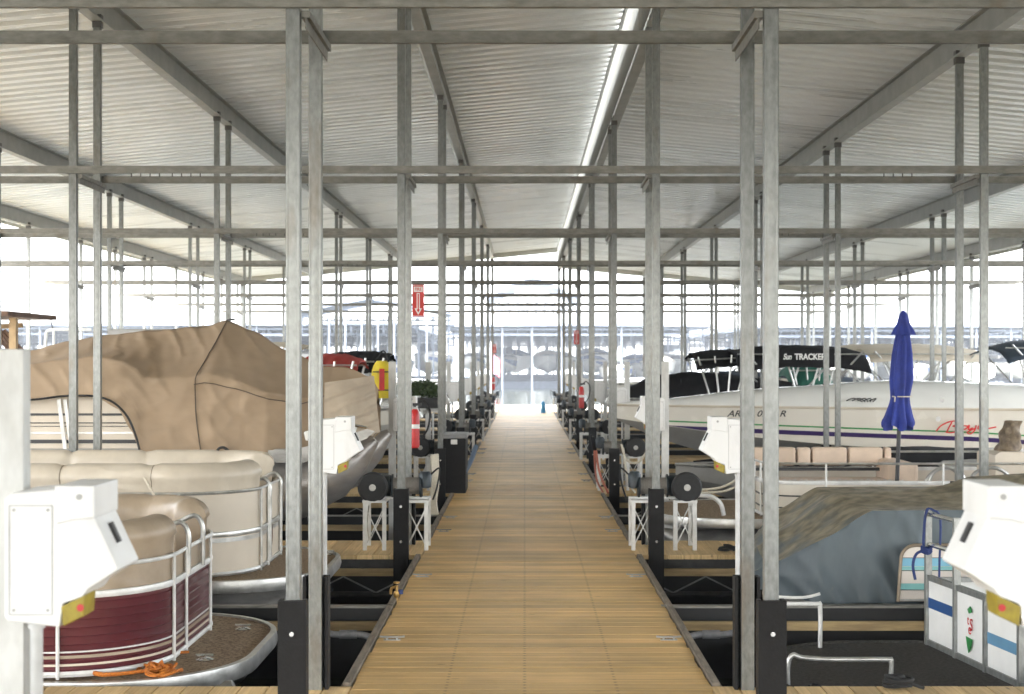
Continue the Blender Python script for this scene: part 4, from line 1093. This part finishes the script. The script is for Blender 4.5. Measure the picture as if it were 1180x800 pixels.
# black front screen of the pontoon behind
c1 = canopy_thing('bimini_canopy','black bimini top with white lettering above the speedboat','bimini',X(842,24.2),X(990,24.2),24.3,Z(398,24.2),1.9,BLKC,sag=.10,front=.25)
text_mesh('lettering','Sun',.125,WHT,c1,(X(907.5,23.3),23.33,Z(411.5,23.3)),FRONT,.003,shear=.35,xs=.72,bold=.003)
text_mesh('lettering','TRACKER',.13,WHT,c1,(X(934,23.3),23.33,Z(411.5,23.3)),FRONT,.003,xs=.86,bold=.004)
w = MB(); w.grid(lambda u,v: (X(897,23.35)+u*(X(962,23.35)-X(897,23.35)),23.37+.01*math.sin(u*9),Z(402,23.35)+(Z(419,23.35)-Z(402,23.35))*v),12,4); w.build('canvas_valance', BLKC, c1, smooth=True)
canopy_thing('bimini_canopy','small black bimini top with raked frame left of the lettered one','bimini',X(795,25),X(858,25),25.0,Z(405,25),1.7,BLKC,sag=.04,rise=.05,front=.18)
canopy_thing('bimini_canopy','green bimini top under the lettered black one','bimini',X(900,26.5),X(950,26.5),26.3,Z(417,26.5),1.7,GRNC,sag=.25,front=.3)
canopy_thing('bimini_canopy','long beige bimini top behind the blue umbrella','bimini',X(990,27.5),X(1118,27.5),27.6,Z(399,27.5),2.0,BEIGC,sag=.05,front=.16)
canopy_thing('bimini_canopy','navy bimini top at the right edge of the picture','bimini',X(1138,24),X(1290,24),24.0,Z(391,24),2.0,NAVYC,sag=.16,front=.14)
# white hulls beneath them
vhull(1, 28.6, 1.6, 8.4, 2.4, .25, .95, 'white runabout with dark windshield, second berth behind the speedboat', bim=(.5,.8,2.0,BEIGC))
vhull(1, 31.9, 1.6, 7.0, 2.3, .2, .9, 'white boat under a cream cover deep on the right side', cover=(.05,.95,.45), coverm=BEIGC)
vhull(1, 34.8, 1.7, 7.5, 2.3, .2, .95, 'white boat under a navy cover deep on the right side', cover=(.1,.95,.5), coverm=NAVYC, stripe=[(.3,.6,BLUEP)])
vhull(1, 40.6, 1.7, 7.5, 2.3, .2, 1.0, 'white boat with blue side stripe near the far right end', stripe=[(.4,.7,BLUEP)])
vhull(1, 46.5, 1.7, 7.5, 2.3, .2, 1.0, 'white open boat in the last right berth')
vhull(1, 17.2, 1.75, 6.8, 2.0, -.15, .42, 'low grey hull under a dark cover right of the walkway, before the speedboat', hull=GELG, cover=(.03,.98,.25), coverm=BLKC)

# left side beyond the tan covered boat
l1 = vhull(-1, 17.3, 1.55, 7.2, 2.0, .10, .78, 'white boat with teal cover edge behind the tan covered boat', stripe=[(.62,.80,TEALS)], wind=False, fine=False)
vhull(-1, 20.9, 1.6, 7.6, 2.3, .25, .95, 'white boat beside the planter, left of the walkway', side=GELC)
vhull(-1, 23.4, 1.6, 7.0, 2.1, .2, .9, 'white boat with green stripe, fourth left berth beyond the tan cover', stripe=[(.5,.7,GRNS)])
vhull(-1, 26.8, 1.6, 7.4, 2.3, .2, .95, 'white runabout with blue stripe deep on the left side', stripe=[(.4,.6,BLUEP)], bim=(.45,.8,2.05,NAVYC))
vhull(-1, 29.5, 1.6, 7.4, 2.3, .2, .95, 'white boat under a grey cover deep on the left side', cover=(.05,.95,.45), coverm=GELG)
vhull(-1, 32.9, 1.7, 7.6, 2.4, .2, .95, 'white boat with beige bimini deep on the left side', bim=(.4,.8,2.1,BEIGC))
vhull(-1, 38.6, 1.7, 7.6, 2.4, .2, 1.0, 'white boat with black hull stripe near the far left end', stripe=[(.4,.7,BLACK)])
vhull(-1, 44.5, 1.7, 7.6, 2.4, .2, 1.0, 'white open boat in the last left berth')
canopy_thing('bimini_canopy','red bimini top above the tan covered boat','bimini',X(348,19.8),X(418,19.8),19.8,Z(408,19.8),1.6,REDC,sag=.10,front=.10)
canopy_thing('bimini_canopy','black bimini top between the red one and the yellow float','bimini',X(384,21.5),X(452,21.5),21.4,Z(405,21.5),1.6,BLKC,sag=.05,front=.2)
# yellow float / life vest bundle
yv = thing('life_vest','yellow life vest with red straps hanging left of the walkway','life vest',(X(440,19),19.0,1.0))
def vest(u,v):
    a = v*2*math.pi; z = Z(459,19)+u*(Z(416,19)-Z(459,19)); wd = interp([(0,.115),(.2,.125),(.7,.125),(.9,.10),(1,.06)],u)
    return (X(440,19)+wd*math.cos(a)*(1+.06*math.sin(a*6)),19.0+.07*math.sin(a),z)
w = MB(); w.grid(vest,16,28,closev=True); w.build('foam_body', YELV, yv, smooth=True)
w = MB(); w.box(X(437,18.9),X(443,18.9),18.90,18.925,Z(450,18.9),Z(425,18.9)); w.build('front_strap', RED, yv, bevel=.004)
for py in (449,428):
    w = MB(); w.box(X(429,18.9),X(451,18.9),18.905,18.935,Z(py+1.4,18.9),Z(py,18.9)); w.build('belt', BLACK, yv)
w = MB(); w.tube([(X(432,19),19,Z(417,19)),(X(440,19),19.2,Z(404,19)),(X(448,19),19,Z(417,19))],.01,6,4); w.build('hanging_strap', BLKR, yv)
# planter with plants and rod
pl = thing('planter','black planter of green plants on the deck left of the walkway','planter',(X(492,22),21.8,1.0))
w = MB(); w.box(X(470,21.8),X(506,21.8),21.5,22.0,Z(470,21.8),Z(458,21.8)); w.build('tub', BLACK, pl, bevel=.01)
def leaves(name, cx, cy, cz, rx, ry, rz, n, mat, parent, seed, sz=.06):
    rc = random.Random(seed); w = MB()
    for i in range(n):
        a = rc.uniform(0,6.283); b = rc.uniform(-.4,1); q = rc.uniform(.3,1)**.5
        p = Vector((cx+rx*q*math.cos(a)*math.sqrt(max(0,1-b*b)), cy+ry*q*math.sin(a)*math.sqrt(max(0,1-b*b)), cz+rz*q*b))
        d = Vector((rc.uniform(-1,1),rc.uniform(-1,1),rc.uniform(-.5,1))).normalized()*sz*rc.uniform(.6,1.3); n_ = d.orthogonal().normalized()*sz*.3
        vs = [w.bm.verts.new(p), w.bm.verts.new(p+d*.5+n_), w.bm.verts.new(p+d), w.bm.verts.new(p+d*.5-n_)]
        w.bm.faces.new(vs)
    return w.build(name, mat, parent)
leaves('foliage', X(488,21.8),21.7,Z(452,21.8),.26,.25,.16,900,LEAF,pl,4)
w = MB(); w.tube([(X(463,20),20,Z(470,20)),(X(470,20),20.1,Z(420,20)),(X(473,20),20.1,Z(383,20))],[.016,.010],6,4); tag(w.build('fishing_rod', TIMB, None), 'slanting wooden pole standing behind the planter left of the walkway', 'pole')

# ------------------------------------------------------------------ dock fittings
# dock cabinets (black boxes) and hose clutter
def cabinet(x0,x1,y0,y1,z1,label):
    t = thing('dock_box',label,'dock box',((x0+x1)/2,(y0+y1)/2,0))
    w = MB(); w.box(x0,x1,y0,y1,0,z1-.05); w.build('body', SLEEV, t, bevel=.008)
    w = MB(); w.box(x0-.015,x1+.015,y0-.015,y1+.015,z1-.048,z1); w.build('lid', pm('grey_lid',(.30,.30,.30),None,9,.5), t, bevel=.008)
    w = MB(); w.box((x0+x1)/2-.04,(x0+x1)/2+.04,y0-.024,y0-.016,z1-.12,z1-.06); w.build('latch', ALU, t)
    return t
cabinet(X(511,18.9),X(539,18.9)-.02,18.72,19.5,.74,'black dock box beside the third left post pair of the walkway')
# signs on posts
def fire_sign(x, D, z, label, sc=1.0):
    t = thing('fire_sign', label, 'fire sign', (x,D,z))
    w = MB(); w.box(x-.052*sc,x+.052*sc,D-.004,D,z-.145*sc,z+.145*sc); w.build('plate', REDS, t, bevel=.001)
    w = MB(); w.box(x-.047*sc,x+.047*sc,D-.0058,D-.0045,z-.140*sc,z-.137*sc); w.box(x-.047*sc,x+.047*sc,D-.0058,D-.0045,z+.137*sc,z+.140*sc); w.build('border', WHT, t)
    w = MB(); w.box(x-.040*sc,x+.040*sc,D-.0058,D-.0045,z+.078*sc,z+.125*sc); w.build('word_panel', WHT, t)
    text_mesh('lettering','FIRE',.040*sc,REDS,t,(x,D-.0065,z+.101*sc),FRONT,.0006,xs=.88,bold=.0008)
    A = [(-.014,.068),(.014,.068),(.014,-.07),(.034,-.07),(0,-.13),(-.034,-.07),(-.014,-.07)]
    w = MB(); w.prism([(x+a*sc,z+b*sc) for a,b in A],'y',D-.0062,D-.0046); w.build('arrow', WHT, t)
    B_ = [(-.006,.06),(.006,.06),(.006,-.08),(.016,-.08),(0,-.11),(-.016,-.08),(-.006,-.08)]
    w = MB(); w.prism([(x+a*sc,z+b*sc) for a,b in B_],'y',D-.0072,D-.0063); w.build('arrow_core', REDS, t)
    return t
fire_sign(X(482,13.40),13.40,Z(346.5,13.40),'red FIRE sign with down arrow on the second left post pair')
fire_sign(X(664.2,30.6),30.55,Z(389,30.55),'red FIRE sign with down arrow far along the right posts')
fire_sign(X(570,48.4),48.35,Z(402,48.35),'red FIRE sign with down arrow at the far left end posts')
def extinguisher(x, D, zc, label, white=False):
    t = thing('fire_extinguisher', label, 'fire extinguisher', (x,D,zc-.25))
    w = MB(); w.lathe([(.03,-.20),(.042,-.19),(.044,-.16),(.044,.10),(.035,.14),(.02,.16)],(x,D,zc),'z',16); c = w.build('cylinder', RED, t, smooth=True)
    w = MB(); w.lathe([(.0445,-.02),(.0445,.02)],(x,D,zc),'z',16); w.build('paper_label', WHT, c, smooth=True)
    w = MB(); w.box(x-.02,x+.06,D-.012,D+.012,zc+.19,zc+.215); w.tube([(x,D,zc+.18),(x,D,zc+.20)],.014,8); w.build('valve', BLACK, t)
    w = MB(); w.tube([(x+.02,D,zc+.20),(x+.08,D,zc+.24),(x+.14,D,zc+.15),(x+.12,D,zc-.02),(x+.05,D-.04,zc-.12)],.010,6,5); w.build('hose', BLKR, t, smooth=True)
    return t
extinguisher(X(478,13.7),13.70,Z(492,13.6),'red fire extinguisher hanging on the second left post pair')
extinguisher(X(669,24.9),24.50,Z(456,24.9),'red fire extinguisher on the right posts, midway along the walkway')
extinguisher(X(570,44),42.4,Z(441,43),'red fire extinguisher on the left posts near the far end')
# dock edge cleats
def edge_cleat(x, y, s, label):
    w = MB(); w.box(x-.05,x+.05,y-.016,y+.016,.0005,.005)
    w.tube([(x-.075,y,.022),(x-.05,y,.019),(x+.05,y,.019),(x+.075,y,.022)],.006,8)
    w.tube([(x-.03,y,.004),(x-.03,y,.019)],.006,8); w.tube([(x+.03,y,.004),(x+.03,y,.019)],.006,8)
    return tag(w.build('dock_cleat', ALUD, None, smooth=True, auto=40), label, 'dock cleat', 'metal cleats along the walkway edges')
cd = [8.85,11.45,14.5,15.75,20.6,21.8,26.8,28.0]
for i,y in enumerate(cd):
    for s,sn in ((-1,'left'),(1,'right')):
        edge_cleat((-.79 if s < 0 else .86), y, s, f'{ORD[i]} metal cleat along the {sn} edge of the walkway, counting away from the camera')
# brass tap
w = MB(); x = X(457,10.35); D = 10.35
tp = thing('water_tap','brass water tap on the left edge of the walkway','tap',(x,D,0))
w = MB(); w.tube([(x,D,-.06),(x,D,.10)],.012,8); w.lathe([(.018,0),(.024,.02),(.018,.04)],(x,D,.02),'z',10); w.tube([(x,D,.09),(x-.035,D,.08),(x-.04,D,.04)],.010,8,3); w.build('pipe', BRASS, tp, smooth=True)
w = MB(); w.lathe([(.005,0),(.022,.006),(.022,.016),(.005,.02)],(x,D,.11),'z',10); w.build('handle', BRASS, tp, smooth=True)
w = MB(); w.lathe([(.017,0),(.017,.03)],(x+.028,D,.04),'z',10); w.build('coupling', BLUER, tp, smooth=True)
# grey conduits dipping from the walkway to the posts
for s,nm in ((-1,'left'),(1,'right')):
    w = MB(); f = lambda px: CX+s*abs(px)
    xa = .93 if s > 0 else -.865
    w.tube([(xa,9.3,-.12),(xa+s*.10,9.45,-.10),(xa+s*.20,9.5,-.085),(xa+s*.36,9.5,-.085),(xa+s*.50,9.5,-.04),(xa+s*.56,9.52,.03),(xa+s*.58,9.9,.20)],.021,10,6)
    w.tube([(xa+s*.21,9.5,-.085),(xa+s*.32,9.5,-.085)],.028,10)
    tag(w.build('conduit', HOSE, None, smooth=True), f'grey flexible conduit dipping off the {nm} edge of the walkway, in the nearest open berth', 'conduit')
# white flat hose bundle by left winch, ropes by right winch
w = MB()
for i in range(5):
    x = X(497+i*1.6,15.0); w.tube([(x,15.0+.02*i,.72),(x+.015,14.95,.45),(x-.01,14.97,.25),(x+.01,14.98,.12)],.014,6,4)
tag(w.build('rope', WHTR, None, smooth=True), 'bundle of white rope hanging beside the left winch', 'rope')
w = MB()
w.tube([(X(716,17),17,Z(512,17)),(X(722,17),17,Z(530,17)),(X(735,17),16.9,Z(532,17)),(X(746,17),16.8,Z(515,17))],.014,6,6)
w.tube([(X(718,16.8),16.8,Z(515,17)),(X(724,16.8),16.8,Z(552,17)),(X(732,16.8),16.8,Z(566,17))],.014,6,5)
tag(w.build('rope', WHTR, None, smooth=True), 'loops of off-white hose hanging behind the right winch', 'hose')
w = MB(); w.tube([(X(796,13.9),13.9,Z(565,13.9)),(X(830,13.9),13.9,Z(562,13.9)),(X(853,13.9),13.8,Z(548,13.9))],.012,6,5); w.tube([(X(796,13.9),13.9,Z(568,13.9)),(X(835,13.9),13.9,Z(566,13.9)),(X(855,13.9),13.8,Z(554,13.9))],.012,6,5)
tag(w.build('rope', WHTR, None, smooth=True), 'pair of pale mooring lines sagging right of the nearest right winch', 'rope')
w = MB(); w.tube([(X(686,17.8),17.6,Z(520,17.6)),(X(690,17.4),17.2,Z(545,17.2)),(X(700,17),16.9,Z(568,16.9))],.014,6,5); w.tube([(X(684,17.8),17.6,Z(520,17.6)),(X(686,17.4),17.2,Z(550,17.2)),(X(694,17),16.9,Z(567,16.9))],.012,6,5)
tag(w.build('rope', pm('salmon_rope',(.45,.14,.09),(.3,.1,.06),80,.7), None, smooth=True), 'reddish rope hanging off the right walkway edge beyond the winch', 'rope')
w = MB(); w.tube([(X(548,21),21,Z(515,21)),(X(543,20),20,Z(530,20)),(X(535,19),19,Z(545,19))],.035,8,5); tag(w.build('bumper', pm('blue_bumper',(.03,.08,.16),None,9,.5), None, smooth=True), 'dark blue dock bumper hose on the left walkway edge', 'bumper')
# bent pale pipe on the peach boat bow
w = MB(); w.tube([(X(800,14.3),14.3,Z(571,14.3)),(X(818,14.3),14.3,Z(572,14.3)),(X(830,14.3),14.3,Z(580,14.3)),(X(834,14.3),14.3,Z(594,14.3))],.022,8,6); w.build('bow_rail', ALUW, pp, smooth=True)

# ------------------------------------------------------------------ left background structure (brown pergola boat house)
ph = thing('houseboat','brown timber houseboat deck with flat roof at the far left edge','houseboat',(X(10,22),22,WZ))
w = MB(); w.box(-9.6,X(31,22),21.2,23.4,Z(366,22),Z(362,22)+.02); w.build('roof', BRNW, ph, bevel=.01)
for px in (25,6,-20):
    w = MB(); w.box(X(px,22)-.05,X(px,22)+.05,21.6,21.7,.3,Z(367,22)); w.build('roof_post', TIMB, ph)
w = MB(); w.bar((X(-10,21.9),21.9,Z(377,22)),(X(26,21.9),21.9,Z(375,22)),.06,.07); w.build('eave_beam', TIMB, ph)
w = MB()
for i in range(4): w.bar((X(4+i*5-14,22.2),22.2,Z(380,22)),(X(4+i*5+8,22.2),22.2,Z(405,22)),.05,.04)
w.build('stair_rail', BRNW, ph)
w = MB(); w.box(-9.6,X(26,22),21.4,23.2,-.1,.55); w.build('hull', GELW, ph, bevel=.03)
# railing and antenna of a cabin boat
ab = thing('cabin_boat','white cabin boat rail and antenna showing above the tan cover','cabin boat',(X(60,25),25,WZ))
w = MB(); w.tube([(X(52,25),25,Z(410,25)),(X(53,25),25,Z(388,25)),(X(60,25),25,Z(380,25)),(X(105,25),25,Z(380,25))],.025,8,4); w.tube([(X(62,25),25,Z(410,25)),(X(62,25),25,Z(380,25))],.02,8); w.build('railing', ALUW, ab, smooth=True)
w = MB(); w.tube([(X(61,25),25,Z(380,25)),(X(58,25),25,Z(367,25))],.012,6); w.lathe([(.03,0),(.02,.05)],(X(58,25),25,Z(367,25)),'z',8); w.build('antenna', BLACK, ab)
w = MB(); w.box(-9.2,-5.5,24.1,25.8,-.2,1.55); w.build('cabin', GELW, ab, bevel=.08)
w = MB(); w.box(X(140,24),X(222,24),23.2,24.8,Z(388,24),Z(384,24)+.05); w.build('cabin_roof', GELG, ab, bevel=.02)

# ------------------------------------------------------------------ far marina across the water
def far_canopy(x0, x1, D, zt, depth, label, rise=.6):
    t = thing('boat_shelter', label, 'boat shelter', ((x0+x1)/2,D,WZ), 'covered docks across the water')
    w = MB()
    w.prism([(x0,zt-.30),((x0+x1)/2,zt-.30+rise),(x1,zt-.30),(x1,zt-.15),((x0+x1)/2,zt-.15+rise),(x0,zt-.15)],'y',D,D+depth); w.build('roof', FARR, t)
    n = 0; rows = max(2,int(depth/14)); S_ = (x1-x0-.8)/9
    for r_ in range(rows):
        y = D+.3+r_*(depth-.8)/max(1,rows-1)
        for i in range(10):
            if n >= 90: break
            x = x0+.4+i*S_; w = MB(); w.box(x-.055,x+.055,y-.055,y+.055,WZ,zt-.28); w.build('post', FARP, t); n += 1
        for z,h in ((zt-.95,.16),(zt-.55,.12)):
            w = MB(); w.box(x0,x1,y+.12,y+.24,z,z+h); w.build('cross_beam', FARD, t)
    w = MB(); y = D+2
    while y < D+depth-1:
        x = x0+.5
        while x < x1: w.box(x-.06,x+.06,y,y+.2,zt-1.5,zt-.35); x += 1.1
        y += 14
    tag(w.build('rafter', FARD, t), kind='stuff')
    for r_ in range(rows):
        y = D+9+r_*14
        if y > D+depth: break
        w = MB(); w.box(x0,x1,y,y+1.5,WZ,WZ+.55); w.build('dock', FARD, t)
    return t
far_canopy(-62,-33,102,4.45,70,'low covered dock across the water at the far left',rise=.08)
far_canopy(-32,-8.2,104,4.45,70,'low covered dock across the water left of the walkway',rise=.08)
far_canopy(-6.6,14.5,112,4.60,84,'low covered dock across the water straight beyond the walkway',rise=.08)
far_canopy(16,38,100,4.25,70,'low covered dock across the water right of the walkway',rise=.08)
far_canopy(39,66,100,4.25,70,'low covered dock across the water at the far right',rise=.08)
far_canopy(-15.5,-5.0,98,5.1,8,'gabled shelter roof rising above the left covered docks',rise=1.0)
far_canopy(-4.6,6.5,175,9.4,20,'most distant grey shelter roof with ridge above the others',rise=2.6)
# far boats
BLUC = pm('blue_canvas', (.04,.09,.25), None, 5, .7)
fb = [('white motor boat moored under the covered docks across the water',GELW,None,BLKC),('white boat with blue cover under the covered docks across the water',GELW,1,BLUC),('white boat with navy cover under the covered docks across the water',GELW,1,NAVYC),('white boat with pale cover under the covered docks across the water',GELW,1,BEIGC),('white boat with black cover under the covered docks across the water',GELW,1,BLKC)]
protos = []
for i,(lb,h,c,cm) in enumerate(fb):
    t = vhull(1, 0, -3.2, 6.5, 2.3, -.10, .75, lb, hull=h, cover=(.1,.95,.34) if c else None, coverm=cm, group='boats across the water', stripe=[(.3,.75,BLUC if i != 2 else BLACK)] if i != 3 else None, bim=(.4,.85,1.95,NAVYC) if i in (0,2) else None)
    protos.append(t)
rb = random.Random(11); first = [True]*5
for row,(dd,sz) in enumerate(((0,1.15),(16,1.3),(32,1.5))):
    x = -38 - row*8
    while x < 40+row*8:
        x += rb.uniform(3.3,4.6)
        D = (108 if x < -8 else (116 if x < 15 else 104))+dd
        if -8.5 < x < -5.8: continue
        if row == 0 and -4 < x < 3 : continue
        i = rb.choice([0,0,1,2,3,4])
        if first[i]: t = protos[i]; first[i] = False; t.location = (x,D,WZ+.05)
        else: t = copy_thing(protos[i],(x,D,WZ+rb.uniform(0,.5)),None)
        t.scale = (sz,sz,sz*rb.uniform(1.1,1.45)); t.rotation_euler = (0,0,R(-90+rb.uniform(-4,4)) if rb.random() < .35 else R(90+rb.uniform(-4,4)))
# two sailboat-ish masts / flag
w = MB(); w.tube([(-2.2,98,-.4),(-2.2,98,3.0)],.05,6); 
fl = thing('flag_pole','pale pole with pink flag across the water','flag',(-1.6,98,WZ))
w.build('pole', ALUW, fl)
w = MB(); w.grid(lambda u,v:(-2.15+u*.5,98+.05*math.sin(u*6),2.2-v*1.2-u*.4),6,6); w.build('flag_cloth', pm('pink_flag',(.6,.08,.12),None,5,.7), fl)
# small dock end items
w = MB(); w.lathe([(.08,0),(.085,.05),(.07,.30),(.03,.38)],(X(626,48),48,0),'z',12); tag(w.build('water_jug', pm('bright_blue',(.02,.25,.55),None,5,.3), None, smooth=True), 'bright blue jug standing near the far end of the walkway', 'jug')
# distant shore
def hill(u,v):
    x = -1200+2400*u; return (x, 1500+v*400, WZ-1+ (6+3*hsh(x*.004)+2*hsh(x*.013))*math.sin(math.pi*min(1,v*.5+.0))*1.0)
w = MB(); w.grid(hill,120,8); tag(w.build('hills', pm('wooded_shore',(.06,.09,.045),(.04,.06,.03),.02,.9), None, smooth=True), kind='structure')

hz = MB(); hz.box(-420,420,-40,420,-2.2,30)
hm = bpy.data.materials.new('haze_air'); hm.use_nodes = True; hn = hm.node_tree
for n in list(hn.nodes):
    if n.type == 'BSDF_PRINCIPLED': hn.nodes.remove(n)
pv = hn.nodes.new('ShaderNodeVolumePrincipled'); pv.inputs['Color'].default_value = (.80,.88,1,1); pv.inputs['Density'].default_value = .0009
hn.links.new(pv.outputs[0], hn.nodes['Material Output'].inputs['Volume'])
tag(hz.build('haze', hm), kind='stuff')
# ------------------------------------------------------------------ camera and render
cd_ = bpy.data.cameras.new('camera'); co = bpy.data.objects.new('camera', cd_); COL.objects.link(co)
cd_.sensor_width = 36; cd_.lens = F/1180*36; cd_.shift_x = -(PX0-590)/1180; cd_.shift_y = (PY0-400)/1180
cd_.clip_end = 6000; cd_.clip_start = .1
co.location = (0,0,EYE); co.rotation_euler = (R(90),0,0)
cd_.dof.use_dof = True; cd_.dof.focus_distance = 10; cd_.dof.aperture_fstop = 4.5
SC.camera = co
SC.view_settings.view_transform = 'Standard'; SC.view_settings.look = 'None'; SC.view_settings.gamma = 1
SC.view_settings.exposure = 3.75
SC.render.resolution_x = 1024; SC.render.resolution_y = 694
